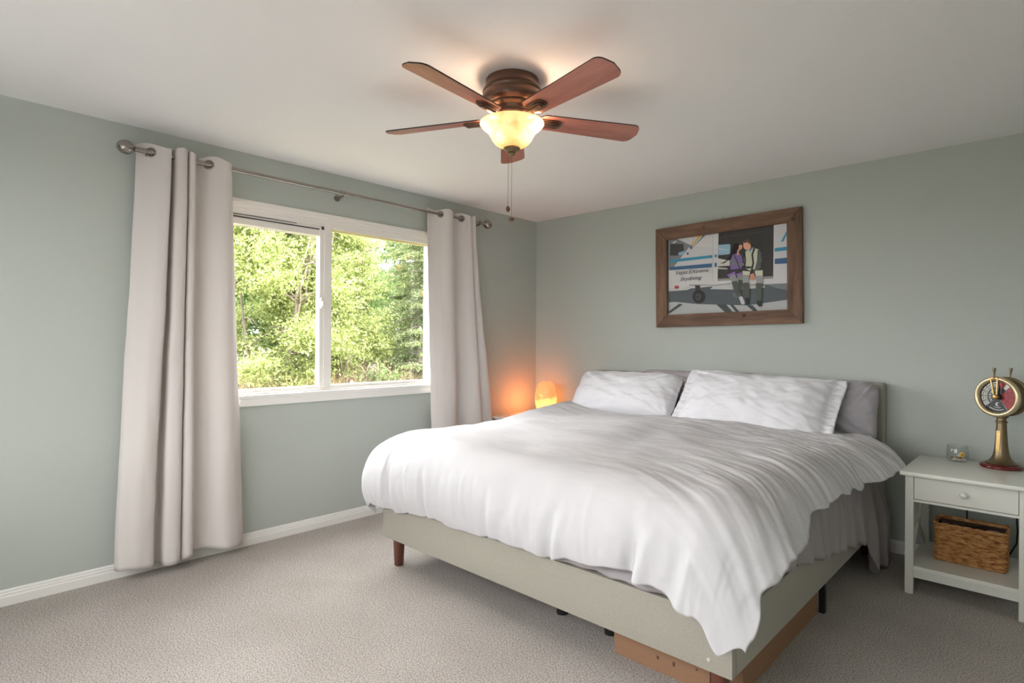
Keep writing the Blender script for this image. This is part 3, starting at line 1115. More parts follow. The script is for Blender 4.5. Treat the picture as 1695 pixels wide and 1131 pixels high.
# ------------------------------------------------------------------ bed
bed = thing('bed', 'king bed frame upholstered in grey-beige linen with a plain headboard', 'bed', (1.87, -1.2, 0))
BX0, BX1, BY0 = 0.862, 2.88, -2.31
RZ0, RZ1 = 0.164, 0.362
bm = nb(); box(bm, BX0, BX1, BY0, BY0 + 0.035, RZ0, RZ1, 0.006); obj('foot_rail', bm, 'linen', bed, auto=40)
bm = nb(); box(bm, BX0, BX0 + 0.035, BY0 + 0.036, -0.09, RZ0, RZ1, 0.006); obj('side_rail', bm, 'linen', bed, auto=40)
bm = nb(); box(bm, BX1 - 0.035, BX1, BY0 + 0.036, -0.09, RZ0, RZ1, 0.006); obj('side_rail', bm, 'linen', bed, auto=40)
bm = nb()
box(bm, 0.762, 2.893, -0.088, -0.018, 0.14, 1.042, 0.014, 3)
for x in (1.25, 1.83, 2.4):
    box(bm, x - 0.002, x + 0.002, -0.0905, -0.086, 0.16, 1.03)
hb = obj('headboard', bm, 'linen', bed, auto=40)
bm = nb(); lathe(bm, [(0, -0.002), (0.007, -0.002), (0.008, 0.0005), (0.006, 0.003), (0, 0.0035)], (2.80, BY0, 0.205), 16, Matrix.Rotation(PI / 2, 3, 'X')); obj('button', bm, 'pale_button', bed)
for (x, y) in ((0.930, -2.245), (2.812, -2.245), (0.93, -0.16), (2.812, -0.16)):
    bm = nb(); lathe(bm, [(0, 0), (0.024, 0), (0.026, 0.003), (0.034, 0.164), (0, 0.164)], (x, y, 0), 28); obj('leg', bm, 'leg_wood', bed, auto=40)
for (x, y) in ((1.965, -2.05), (2.235, -2.05)):
    bm = nb(); lathe(bm, [(0, 0), (0.028, 0), (0.028, 0.02), (0.022, 0.026), (0.022, 0.19), (0, 0.19)], (x, y, 0), 20); obj('support_leg', bm, 'black', bed, auto=40)
bm = nb(); box(bm, 2.836, 2.862, -1.195, -1.165, 0.0, 0.20, 0.002); obj('support_leg', bm, 'black', bed)
bm = nb()
for k in range(9):
    y = -2.15 + k * 0.24
    box(bm, BX0 + 0.03, BX1 - 0.03, y - 0.04, y + 0.04, 0.215, 0.235)
obj('slats', bm, 'frame_wood', bed)

bm = nb(); box(bm, BX0 + 0.04, BX1 - 0.04, -2.225, -0.095, 0.238, 0.60, 0.05, 4)
tag(obj('mattress', bm, 'mattress', auto=50), 'thick mattress under grey sheets in the bed frame', 'mattress')


# grey bed sheet hanging out on the right side and showing at the foot
def sheet():
    bm = nb()
    P = []
    N = 220
    for i in range(N + 1):
        y = -2.05 + (2.05 - 0.145) * i / N
        if y < -0.62:
            hem = 0.425 - (y + 1.95) * 0.165
        else:
            t = smoothstep(-0.62, -0.50, y)
            hem = 0.205 * (1 - t) + 0.012 * t
        pl = 0.016 * math.sin(y * 34 + 1.5 * math.sin(y * 9)) + 0.010 * math.sin(y * 71 + 1.0)
        col = []
        for k in range(31):
            f = k / 30
            L_ = f * (0.24 + (0.618 - hem))
            if L_ < 0.24:
                x = 2.62 + L_; z = 0.618
                if x > 2.80:
                    z = 0.618 - (x - 2.80) ** 2 * 3
            else:
                d = L_ - 0.24
                x = 2.862 + 0.035 * smoothstep(0, 0.12, d)
                z = 0.612 - d
                amp = smoothstep(0.02, 0.4, d)
                x += pl * amp * (1.0 if y < -0.62 else 1.6) + 0.030 * smoothstep(-0.7, -0.45, y) * amp + 0.004
                z += 0.006 * math.sin(y * 40) * amp
                if x < 2.888 and z < 0.38:
                    x = 2.888
            col.append(Vector((x, y + 0.012 * math.sin(z * 17 + y * 11) * (f > 0.3), max(z, 0.008))))
        P.append(col)
    grid_mesh(bm, P)
    o = obj('bed_sheet', bm, 'sheet_grey', smooth=True)
    so = o.modifiers.new('thickness', 'SOLIDIFY'); so.thickness = 0.003; so.offset = 0
    tag(o, 'grey flat sheet hanging in pleats down the right side of the bed', 'sheet')
    # folds of the same sheet at the foot, hanging over the rail top
    bm = nb()
    P = []
    for i in range(91):
        x = 1.95 + 0.86 * i / 90
        row = []
        for k in range(13):
            f = k / 12
            z = 0.53 - 0.155 * f - 0.012 * fbm(x * 5, f * 2, 3)
            y = -2.235 - 0.085 * smoothstep(0.3, 1.0, f) + 0.006 * math.sin(x * 45 + f * 3) + 0.008 * math.sin(x * 17 + f * 6) * f
            row.append(Vector((x, y, z)))
        P.append(row)
    grid_mesh(bm, P)
    s2 = obj('foot_fold', bm, 'sheet_grey', o, smooth=True)
    so = s2.modifiers.new('thickness', 'SOLIDIFY'); so.thickness = 0.003; so.offset = 0


sheet()


# ------------------------------------------------------------------ duvet
IX0, IX1, IY0 = 0.945, 2.73, -2.12      # where the cloth starts to turn down
TH = math.radians(80)


def bend(rho, R0, th=TH, curl=0.0):
    """distance along cloth -> (horizontal, drop)"""
    if rho <= 0:
        return 0.0, 0.0
    if rho < R0:
        ph = th * rho / R0
        return math.sin(ph) * R0 / th, (1 - math.cos(ph)) * R0 / th
    h0, v0 = math.sin(th) * R0 / th, (1 - math.cos(th)) * R0 / th
    if curl <= 0:
        return h0 + (rho - R0) * math.cos(th), v0 + (rho - R0) * math.sin(th)
    k = curl / 0.22
    ph = th + k * (rho - R0)
    return h0 + (math.sin(ph) - math.sin(th)) / k, v0 + (math.cos(th) - math.cos(ph)) / k


def ridge(x, w):
    return math.exp(-(x / w) ** 2)


def duvet_point(a, b):
    """a across (m, cloth), b along (m, cloth; head at the larger end)"""
    ix1 = IX1 + 0.10 * smoothstep(-1.1, -0.45, b)
    da = 0.0; sa = 0
    ix0 = IX0 - 0.17 * smoothstep(-1.7, -0.8, b)
    if a < ix0:
        da, sa = ix0 - a, -1
    elif a > ix1:
        da, sa = a - ix1, 1
    db = max(0.0, IY0 - b)
    if sa < 0:
        p_ = 6.0
        rho = (da ** p_ + db ** p_) ** (1 / p_)
    else:
        rho = math.hypot(da, db)
    rr = math.hypot(da, db)
    ca, cb = (da / rr, db / rr) if rr > 0 else (0, 0)
    if sa < 0:
        ca, cb = da / rho, db / rho
    R0 = 0.34 if sa >= 0 or db > 0 else 0.34
    th = TH
    if sa > 0:
        th = math.radians(80 * cb + 62 * (1 - cb)) if rr > 0 else TH
    if sa < 0:
        th = math.radians(76)
    curl = math.radians(38) * (1 if sa < 0 else (1 - smoothstep(2.3, 2.7, a)))
    h, v = bend(rho, R0, th, curl)
    x = min(max(a, ix0), ix1) + sa * ca * h
    y = max(b, IY0) - cb * h
    zt = 0.742 + 0.028 * math.exp(-((a - 1.9) / 0.9) ** 2 - ((b + 1.25) / 0.8) ** 2)
    zt += 0.018 * fbm(a * 1.3, b * 1.3, 5.0, 3) * 1.2
    zt += 0.03 * smoothstep(-0.9, -0.5, b) * 0.4
    zt += 0.022 * smoothstep(-1.3, -0.7, b) * smoothstep(1.15, 0.85, a)
    z = zt - v
    # hem coordinate
    hem = smoothstep(0.05, 0.55, rho)
    # folds running over the front drop
    n_ = Vector((sa * ca, -cb, 0)) * smoothstep(0, 0.3, rho)
    n_.z = 1 - smoothstep(0, 0.4, rho)
    if n_.length > 0:
        n_.normalize()
    disp = 0.0
    if db > 0:
        g = fbm(a * 9 + 0.8 * fbm(a * 3, b * 2, 1), b * 1.1, 2.0, 3)
        disp += hem * 0.010 * g
        g2 = fbm(a * 26 + b * 2, b * 2.0, 7.0, 2)
        disp += hem * 0.0035 * g2
        gi = smoothstep(0.22, 0.50, db)
        for (gx, w, d_, sl) in ((2.50, 0.032, 0.052, 0.20), (2.12, 0.026, 0.030, 0.12), (1.28, 0.022, 0.028, -0.05), (1.12, 0.016, 0.010, -0.1), (1.74, 0.02, 0.012, 0.1), (2.68, 0.03, 0.016, 0.3), (0.98, 0.02, 0.014, 0)):
            disp -= gi * d_ * 0.9 * ridge(a - gx - sl * (b + 2.6), w)
            disp += gi * d_ * 0.6 * ridge(a - gx - sl * (b + 2.6) - w * 1.8, w * 1.1)
    if a > 1.9:
        # long pulled ridges from the middle of the bed out to the right hem
        k = smoothstep(2.0, 2.7, a) * (1 - smoothstep(-2.15, -2.45, b) * 0.0)
        q = b * 1.0 + (a - 2.3) * 0.55 + 0.10 * fbm(a * 1.6, b * 1.2, 9, 2)
        disp += k * 0.0065 * fbm(q * 10, a * 1.3, 2, 2)
        k2 = smoothstep(2.1, 2.75, a) * (1 - 0.85 * smoothstep(-1.95, -2.35, b))
        r_ = 1 - abs(fbm(q * 17, a * 1.5, 6, 2)) * 2.6
        disp += k2 * 0.0042 * max(0, r_) ** 2
        r_ = 1 - abs(fbm(q * 31 + 5, a * 2.2, 16, 2)) * 2.6
        disp += k2 * 0.0015 * max(0, r_) ** 2
    # fine crumple near the pillows and gentle lumps elsewhere
    disp += 0.0045 * fbm(a * 3.3 + 2, b * 6.5, 11, 4) * (1 - hem * 0.5)
    disp += 0.007 * smoothstep(-1.35, -0.75, b) * fbm(a * 4.5 + b * 2.0, b * 15, 12, 3)
    disp += 0.012 * fbm(a * 1.9 + 5, b * 2.1, 21, 2)
    disp *= 1 - 0.75 * smoothstep(2.75, 2.95, a) * smoothstep(-2.4, -2.6, b)
    x += n_.x * disp; y += n_.y * disp; z += n_.z * disp
    return Vector((x, y, z)), n_, rho


def duvet():
    # hem limits: how far the cloth reaches on each side
    N_A, N_B = 300, 300
    b_head = -0.40
    top, bot = [], []
    for j in range(N_B + 1):
        fb = j / N_B
        rt, rb = [], []
        for i in range(N_A + 1):
            fa = i / N_A
            b_n = b_head + (0 - b_head - 2.665) * fb
            b_n = b_head + (-2.705 - b_head) * fb
            La = IX0 - 0.17 * smoothstep(-1.7, -0.8, b_n) - 0.56
            # right overhang varies with scallops
            ro = 0.315 + 0.011 * math.sin(b_n * 21 + 1.8 * math.sin(b_n * 5)) + 0.010 * fbm(b_n * 7, 2.0, 1.0, 2)
            ro += 0.05 * smoothstep(-1.9, -2.3, b_n) + 0.05 * smoothstep(-2.4, -2.7, b_n) 
            ro -= 0.03 * smoothstep(-1.0, -1.6, b_n) * (1 - smoothstep(-1.8, -2.1, b_n))
            # round the head end off on the right
            k = smoothstep(-0.62, b_head, b_n)
            ro -= 0.26 * k * k
            ix1 = IX1 + 0.10 * smoothstep(-1.1, -0.45, b_n)
            Ra = ix1 + ro
            a = La + (Ra - La) * fa
            # front hem follows the rail: longer at the left, shorter in the middle, tip at the right corner
            ext = 0.0
            b_hem = -2.655 + 0.045 * smoothstep(1.5, 2.3, a) + 0.010 * math.sin(a * 11) + 0.006 * math.sin(a * 29)
            b_hem += -0.03 * smoothstep(2.60, 2.80, a) - 0.05 * smoothstep(2.80, 3.00, a) + 0.11 * smoothstep(Ra - 0.13, Ra, a) + 0.018 * smoothstep(2.05, 2.3, a) * (1 - smoothstep(2.6, 2.75, a))
            # round the left corner
            b = b_head + (b_hem - b_head) * fb
            p_, n_, rho = duvet_point(a, b)
            # rolled edge: the two faces meet at the hem
            e = min(fa, 1 - fa, (1 - fb)) 
            ea = min((a - La), (Ra - a)); eb = b - b_hem; eh = (b_head - b)
            e = max(0.0, min(ea, eb, eh + 0.0))
            th_ = 0.050 * (1 - math.exp(-e / 0.055)) + 0.002
            if a > 2.55 and b < -2.30:
                s_ = smoothstep(2.55, 2.9, a) * smoothstep(-2.3, -2.5, b)
                th_ *= (1 - 0.85 * s_)
            rt.append(p_)
            rb.append(p_ - n_ * th_)
        top.append(rt); bot.append(rb)
    bm = nb()
    VT = grid_mesh(bm, top)
    VB = [[bm.verts.new(p_) for p_ in row] for row in bot]
    for i in range(len(VB) - 1):
        for j in range(len(VB[0]) - 1):
            bm.faces.new((VB[i][j], VB[i + 1][j], VB[i + 1][j + 1], VB[i][j + 1]))
    nI, nJ = len(VT), len(VT[0])
    ring = [(0, j) for j in range(nJ)] + [(i, nJ - 1) for i in range(1, nI)] + [(nI - 1, j) for j in range(nJ - 2, -1, -1)] + [(i, 0) for i in range(nI - 2, 0, -1)]
    for k in range(len(ring)):
        i0, j0 = ring[k]; i1, j1 = ring[(k + 1) % len(ring)]
        bm.faces.new((VT[i0][j0], VT[i1][j1], VB[i1][j1], VB[i0][j0]))
    o = obj('duvet', bm, 'duvet', smooth=True)
    tag(o, 'puffy white duvet spread over the bed, one corner drooping at the foot', 'duvet')


duvet()


# ------------------------------------------------------------------ pillows
def pillow(name, label, c, wv, hv, W, Hh, Tk, mk, flange=0.0, seed=0.0, wr=0.012, sag=0.0, group=None, rnd_=0.10):
    """c centre; wv, hv axis directions"""
    wv = Vector(wv).normalized(); hv = Vector(hv).normalized()
    hv = (hv - wv * hv.dot(wv)).normalized()
    nv = wv.cross(hv)
    c = Vector(c)
    N = 84
    sheets = []
    for side in (1, -1):
        P = []
        for j in range(N + 1):
            v = -1 + 2 * j / N
            row = []
            for i in range(N + 1):
                u = -1 + 2 * i / N
                fu = flange / (W / 2 + flange) if flange else 0
                iu = min(1, abs(u) / (1 - fu)) if fu else abs(u)
                iv = min(1, abs(v) / 0.965) if flange else abs(v)
                t = max(0, (1 - iu ** 3.2)) ** 0.55 * max(0, (1 - iv ** 2.6)) ** 0.55
                x = u * (W / 2 + flange); y = v * (Hh / 2 + min(flange, 0.02))
                # pulled-in sides between pointed corners
                x *= 1 - 0.045 * (1 - v * v) * abs(u) ** 2
                y *= 1 - 0.075 * (1 - u * u) * abs(v) ** 2
                rc = (abs(u) ** 5) * (abs(v) ** 5)
                x *= 1 - rnd_ * rc; y *= 1 - rnd_ * rc
                r = t * Tk / 2 + 0.003
                # creases gathering at the corners
                cd = math.hypot(1 - abs(u), 1 - abs(v))
                ang = math.atan2(1 - abs(v), 1 - abs(u))
                w_ = wr * math.exp(-cd * 1.7) * fbm(ang * 5 + seed, cd * 1.2 + (u > 0) * 7 + (v > 0) * 3, seed, 3)
                w_ += wr * 0.55 * fbm(u * 3 + seed, v * 2.2, seed + 4, 3)
                w_ += wr * 0.18 * fbm((u + v * 0.8) * 5 + fbm(u, v, seed, 2), (v - u) * 1.6 + seed, seed + 8, 2)
                w_ *= min(1, t * 2 + 0.25)
                edge = 0.010 * fbm(u * 9 + seed, v * 9, seed, 2) * (1 - min(1, t * 2))
                p_ = c + wv * x + hv * (y - sag * (1 - u * u) * max(0, v)) + nv * (side * r + w_ + edge)
                row.append(p_)
            P.append(row)
        sheets.append(P)
    bm = nb()
    A = [[bm.verts.new(p_) for p_ in row] for row in sheets[0]]
    B = [[bm.verts.new(p_) for p_ in row] for row in sheets[1]]
    for i in range(N):
        for j in range(N):
            bm.faces.new((A[i][j], A[i][j + 1], A[i + 1][j + 1], A[i + 1][j]))
            bm.faces.new((B[i][j], B[i + 1][j], B[i + 1][j + 1], B[i][j + 1]))
    ring = [(0, j) for j in range(N + 1)] + [(i, N) for i in range(1, N + 1)] + [(N, j) for j in range(N - 1, -1, -1)] + [(i, 0) for i in range(N - 1, 0, -1)]
    for k in range(len(ring)):
        a0 = ring[k]; a1 = ring[(k + 1) % len(ring)]
        bm.faces.new((A[a0[0]][a0[1]], A[a1[0]][a1[1]], B[a1[0]][a1[1]], B[a0[0]][a0[1]]))
    o = obj(name, bm, mk, smooth=True)
    return tag(o, label, 'pillow', group)


pillow('pillow', 'grey pillow behind the left white pillow, only its crumpled top edge showing', (1.74, -0.205, 0.868), (1, 0, 0.005), (0, 0.22, 1), 0.96, 0.44, 0.15, 'sheet_grey', 0, 2.0, 0.034)
pillow('pillow', 'light grey pillow propped at the right end of the headboard', (2.455, -0.225, 0.862), (1, 0, 0.0), (0, 0.22, 1), 0.90, 0.42, 0.20, 'pillow_grey', 0, 5.0, 0.032, rnd_=0.14)
pillow('pillow', 'white pillow leaning on the headboard nearest the window', (1.225, -0.36, 0.885), (1, 0.03, 0.005), (0, 0.62, 0.80), 0.90, 0.385, 0.22, 'pillow_white', 0.012, 9.0, 0.022, rnd_=0.13)
pillow('sham_pillow', 'large white pillow with a flat flanged edge, right of the other white pillow', (2.215, -0.395, 0.885), (1, -0.06, -0.030), (0, 0.62, 0.80), 0.93, 0.45, 0.22, 'pillow_white', 0.07, 14.0, 0.024, rnd_=0.05)

# ------------------------------------------------------------------ cardboard boxes under the bed
def carton(x0, x1, y0, y1, h, label, marks):
    t = thing('cardboard_box', label, 'box', ((x0 + x1) / 2, (y0 + y1) / 2, 0))
    bm = nb(); box(bm, x0, x1, y0, y1, 0.0, h, 0.002); obj('box_body', bm, 'cardboard', t)
    bm = nb()
    box(bm, x0 - 0.001, x1 + 0.001, y0 - 0.004, y0 - 0.0005, h * 0.45, h + 0.001, 0.001)
    obj('flap', bm, 'cardboard', t)
    for (mx_, mz, mw, mh) in marks:
        bm = nb()
        a0 = x0 + mx_
        box(bm, a0, a0 + mw, y0 - 0.0052, y0 - 0.0038, mz, mz + mh, 0)
        bmesh.ops.delete(bm, geom=[f for f in bm.faces if abs(f.normal.y) > 0.5], context='FACES_ONLY')
        o_ = obj('printed_mark', bm, 'cardboard_dark', t)
        so = o_.modifiers.new('line', 'SOLIDIFY'); so.thickness = 0.0016
    return t


carton(2.335, 2.742, -2.172, -1.30, 0.098, 'long flat cardboard box with small printed marks under the foot of the bed',
       [(0.195, 0.052, 0.008, 0.012), (0.262, 0.050, 0.009, 0.016), (0.355, 0.070, 0.006, 0.008)])
carton(2.752, 2.834, -2.10, -1.21, 0.104, 'plain brown cardboard box lying along the right side rail of the bed', [])


# ------------------------------------------------------------------ nightstand
def nightstand(x0, label):
    t = thing('nightstand', label, 'nightstand', (x0 + 0.26, -0.37, 0), 'white X-sided nightstands')
    fx0, fx1, fy0, fy1 = x0 + 0.018, x0 + 0.495, -0.640, -0.115
    w = 0.036
    bm = nb(); box(bm, x0, x0 + 0.513, -0.684, -0.092, 0.610, 0.631, 0.006, 3); obj('tabletop', bm, 'ns_white', t, auto=40)
    for (lx, ly) in ((fx0, fy0), (fx1 - w, fy0), (fx0, fy1 - w), (fx1 - w, fy1 - w)):
        bm = nb(); box(bm, lx, lx + w, ly, ly + w, 0.0, 0.610, 0.0015); obj('leg', bm, 'ns_white', t)
    bm = nb()
    box(bm, fx0 + w, fx1 - w, fy0 + 0.004, fy0 + 0.02, 0.474, 0.486)
    box(bm, fx0 + 0.006, fx0 + 0.02, fy0 + w, fy1 - w, 0.470, 0.610)
    box(bm, fx1 - 0.02, fx1 - 0.006, fy0 + w, fy1 - w, 0.470, 0.610)
    box(bm, fx0 + w, fx1 - w, fy1 - 0.02, fy1 - 0.006, 0.470, 0.610)
    box(bm, fx0 + 0.02, fx1 - 0.02, fy0 + 0.02, fy1 - 0.02, 0.470, 0.476)
    obj('apron', bm, 'ns_white', t)
    bm = nb(); box(bm, fx0 + w + 0.002, fx1 - w - 0.002, fy0 + 0.003, fy0 + 0.02, 0.489, 0.607, 0.0015)
    dr = obj('drawer', bm, 'ns_white', t)
    bm = nb(); lathe(bm, [(0, 0), (0.006, 0), (0.006, 0.006), (0.014, 0.012), (0.016, 0.018), (0.013, 0.024), (0, 0.027)], ((fx0 + fx1) / 2, fy0 + 0.003, 0.545), 24, Matrix.Rotation(PI / 2, 3, 'X'))
    obj('knob', bm, 'ns_white', dr, smooth=True)
    bm = nb()
    box(bm, fx0 + 0.004, fx1 - 0.004, fy0 + 0.010, fy1 - 0.004, 0.128, 0.143, 0.002)
    box(bm, fx0 + w, fx1 - w, fy0 + 0.006, fy0 + 0.022, 0.086, 0.130, 0.001)
    obj('shelf', bm, 'ns_white', t)
    for xs in (fx0 + 0.012, fx1 - 0.024):
        bm = nb()
        ya, yb, za, zb = fy0 + w, fy1 - w, 0.145, 0.470
        for (p0, p1, off) in (((ya, za), (yb, zb), 0.0), ((ya, zb), (yb, za), 0.0)):
            d = Vector((0, p1[0] - p0[0], p1[1] - p0[1])).normalized()
            n_ = Vector((0, -d.z, d.y)) * 0.012
            q = [Vector((xs, p0[0], p0[1])) - n_, Vector((xs, p0[0], p0[1])) + n_, Vector((xs, p1[0], p1[1])) + n_, Vector((xs, p1[0], p1[1])) - n_]
            A = [bm.verts.new(v) for v in q]; B = [bm.verts.new(v + Vector((0.012, 0, 0))) for v in q]
            bm.faces.new(A); bm.faces.new(B[::-1])
            for i in range(4):
                bm.faces.new((A[i], B[i], B[(i + 1) % 4], A[(i + 1) % 4]))
        obj('cross_brace', bm, 'ns_white', t)
    return t


ns = nightstand(3.072, 'white nightstand right of the bed, holding a basket on its shelf')
ns2 = copy_tree(ns)
ns2.location.x = 0.325
ns2['label'] = 'white nightstand in the corner left of the bed, under the glowing salt lamp'

# ------------------------------------------------------------------ basket
bk = thing('wicker_basket', 'rectangular woven brown basket of odds and ends on the nightstand shelf', 'basket', (3.333, -0.352, 0.145))
bx0, bx1, by0, by1, bz0, bz1 = 3.186, 3.482, -0.446, -0.262, 0.1435, 0.342


def basket():
    bm = nb()
    # perimeter path with rounded corners
    per = []
    rc = 0.02
    step = 0.0065
    def arc(cx_, cy_, a0):
        for k in range(5):
            a_ = a0 + k * PI / 8
            per.append((cx_ + rc * math.cos(a_), cy_ + rc * math.sin(a_)))
    def line(p0, p1):
        L_ = math.hypot(p1[0] - p0[0], p1[1] - p0[1]); n_ = int(L_ / step)
        for k in range(1, n_):
            per.append((p0[0] + (p1[0] - p0[0]) * k / n_, p0[1] + (p1[1] - p0[1]) * k / n_))
    arc(bx0 + rc, by0 + rc, PI); line((bx0 + rc, by0), (bx1 - rc, by0)); arc(bx1 - rc, by0 + rc, 1.5 * PI)
    line((bx1, by0 + rc), (bx1, by1 - rc)); arc(bx1 - rc, by1 - rc, 0); line((bx1 - rc, by1), (bx0 + rc, by1)); arc(bx0 + rc, by1 - rc, PI / 2)
    line((bx0, by1 - rc), (bx0, by0 + rc))
    n_ = len(per)
    cx_, cy_ = (bx0 + bx1) / 2, (by0 + by1) / 2
    s = 0.0
    S = []
    for k in range(n_):
        S.append(s)
        s += math.hypot(per[(k + 1) % n_][0] - per[k][0], per[(k + 1) % n_][1] - per[k][1])
    rows = 19
    rh = (bz1 - bz0 - 0.010) / rows
    for r in range(rows):
        zc = bz0 + 0.003 + (r + 0.5) * rh
        rings = []
        for k in range(n_):
            x, y = per[k]
            nx_, ny_ = x - cx_, y - cy_
            dn = Vector(((1 if nx_ > 0 else -1) * (abs(nx_) > (bx1 - bx0) / 2 - rc * 1.01), (1 if ny_ > 0 else -1) * (abs(ny_) > (by1 - by0) / 2 - rc * 1.01), 0))
            if dn.length > 0:
                dn.normalize()
            off = 0.0040 * math.sin(S[k] / 0.0235 * PI + r * PI) + 0.0012 * fbm(S[k] * 60, r * 3.1, 1, 2)
            thick = rh * 0.60 * (0.82 + 0.28 * abs(math.sin(S[k] / 0.0235 * PI + r * PI)))
            c = Vector((x, y, zc + 0.0015 * fbm(S[k] * 25, r * 1.7, 4, 2))) + dn * (off - 0.005)
            rings.append([bm.verts.new(c + dn * (0.0042 * math.cos(t)) + Vector((0, 0, thick * math.sin(t)))) for t in [2 * PI * q / 6 for q in range(6)]])
        for k in range(n_):
            a_, b_ = rings[k], rings[(k + 1) % n_]
            for q in range(6):
                bm.faces.new((a_[q], a_[(q + 1) % 6], b_[(q + 1) % 6], b_[q]))
    box(bm, bx0 + 0.008, bx1 - 0.008, by0 + 0.008, by1 - 0.008, bz0, bz0 + 0.004)
    obj('woven_body', bm, 'wicker', bk, smooth=True)
    bm = nb()
    pts = [(x, y, bz1 - 0.004 + 0.002 * math.sin(i * 0.9)) for i, (x, y) in enumerate(per)]
    pts.append(pts[0])
    tube(bm, pts, 0.0062, 8)
    obj('rim', bm, 'wicker', bk, smooth=True)
    bm = nb()
    box(bm, bx0 + 0.012, bx1 - 0.012, by0 + 0.012, by0 + 0.014, bz0 + 0.005, bz1 - 0.014)
    box(bm, bx0 + 0.012, bx1 - 0.012, by1 - 0.014, by1 - 0.012, bz0 + 0.005, bz1 - 0.014)
    box(bm, bx0 + 0.012, bx0 + 0.014, by0 + 0.012, by1 - 0.012, bz0 + 0.005, bz1 - 0.014)
    box(bm, bx1 - 0.014, bx1 - 0.012, by0 + 0.012, by1 - 0.012, bz0 + 0.005, bz1 - 0.014)
    obj('lining', bm, mat_plain('basket_inside', srgb(70, 46, 30), 0.9), bk)


basket()
# contents
M['dark_item'] = mat_plain('dark_gadget', srgb(30, 32, 38), 0.35)
M['blue_item'] = mat_plain('navy_pouch', srgb(34, 44, 72), 0.6)
M['pale_item'] = mat_plain('pale_plastic', srgb(176, 180, 182), 0.3)
bm = nb(); box(bm, 3.205, 3.31, -0.425, -0.30, 0.1480, 0.326, 0.008, 3)
tag(obj('black_case', bm, 'dark_item', auto=40), 'black zip case standing at the left end inside the wicker basket', 'case')
bm = nb(); box(bm, 3.315, 3.355, -0.42, -0.30, 0.1480, 0.318, 0.008, 3)
tag(obj('navy_pouch', bm, 'blue_item', auto=40), 'navy pouch in the middle of the wicker basket', 'pouch')
bm = nb()
lathe(bm, [(0, -0.088), (0.030, -0.088), (0.035, -0.07), (0.035, 0.075), (0.028, 0.086), (0, 0.090)], (3.425, -0.36, 0.2365), 28)
tag(obj('pale_bottle', bm, 'pale_item', auto=40), 'pale rounded bottle top at the right end of the wicker basket', 'bottle')
bm = nb()
pts = [(3.36 + 0.035 * math.cos(a_) * (1 + 0.1 * math.sin(3 * a_)), -0.36 + 0.035 * math.sin(a_), 0.325 + 0.012 * math.sin(2 * a_)) for a_ in [k * 2 * PI / 24 for k in range(25)]]
pts += [(3.385, -0.34, 0.30), (3.375, -0.33, 0.22), (3.372, -0.33, 0.152)]
tube(bm, pts, 0.003, 8)
tag(obj('coiled_charger_cable', bm, 'cable', smooth=True), 'thin black cable coiled in the wicker basket beside the pale bottle', 'cable')
bm = nb()
tube(bm, [(3.500, -0.035, 0.50), (3.500, -0.045, 0.38), (3.506, -0.045, 0.27), (3.502, -0.045, 0.20), (3.488, -0.05, 0.17), (3.46, -0.05, 0.10), (3.45, -0.045, 0.03), (3.45, -0.045, 0.004)], 0.004, 10)
tag(obj('power_cord', bm, 'cable', smooth=True), 'black power cord hanging against the wall behind the right nightstand', 'cord')
bm = nb()
tube(bm, [(3.285, -0.02, 0.50), (3.287, -0.02, 0.36), (3.29, -0.02, 0.20), (3.29, -0.03, 0.004)], 0.003, 8)
tag(obj('lead', bm, 'cable', smooth=True), 'thin black lead running down the wall directly behind the wicker basket', 'cord')

# ------------------------------------------------------------------ glass jar
JX, JY, JZ = 3.258, -0.172, 0.6315
jar = thing('glass_jar', 'small open glass jar holding pebbles and a yellow flower on the nightstand', 'jar', (JX, JY, JZ))
bm = nb()
op = [(0.0, 0.0), (0.040, 0.0), (0.047, 0.004), (0.0505, 0.014), (0.0510, 0.045), (0.0500, 0.062), (0.0465, 0.071), (0.0465, 0.080), (0.0485, 0.083), (0.0485, 0.088), (0.0465, 0.091)]
ip = [(0.0440, 0.091), (0.0440, 0.071), (0.047, 0.060), (0.048, 0.045), (0.0475, 0.015), (0.043, 0.007), (0.0, 0.006)]
lathe(bm, op + ip, (JX, JY, JZ), 44)
obj('jar_body', bm, 'jar_glass', jar, smooth=True)
M['pebble_a'] = mat_plain('pebble_cream', srgb(206, 198, 180), 0.5)
M['pebble_b'] = mat_plain('pebble_tan', srgb(150, 120, 90), 0.5)
M['petal'] = mat_plain('petal_yellow', srgb(226, 180, 70), 0.6)
rnd = random.Random(3)
for k in range(14):
    a_ = k * 2.4; rr = 0.033 * math.sqrt((k + 0.5) / 14)
    bm = nb()
    sx_, sy_, sz_ = rnd.uniform(0.007, 0.011), rnd.uniform(0.006, 0.009), rnd.uniform(0.004, 0.006)
    bmesh.ops.create_icosphere(bm, subdivisions=2, radius=1.0)
    bmesh.ops.scale(bm, verts=bm.verts, vec=(sx_, sy_, sz_))
    bmesh.ops.rotate(bm, verts=bm.verts, matrix=Matrix.Rotation(rnd.uniform(0, 3), 3, 'Z'), cent=(0, 0, 0))
    bmesh.ops.translate(bm, verts=bm.verts, vec=(JX + rr * math.cos(a_), JY + rr * math.sin(a_), JZ + 0.0075 + sz_ + (0.007 if k % 3 == 0 else 0)))
    tag(obj('pebble', bm, 'pebble_a' if k % 3 else 'pebble_b', smooth=True), 'small smooth pebble at the bottom of the glass jar', 'pebble', 'pebbles in the glass jar')
fl = thing('yellow_flower', 'tiny yellow flower leaning inside the glass jar', 'flower', (JX + 0.022, JY - 0.018, JZ + 0.02))
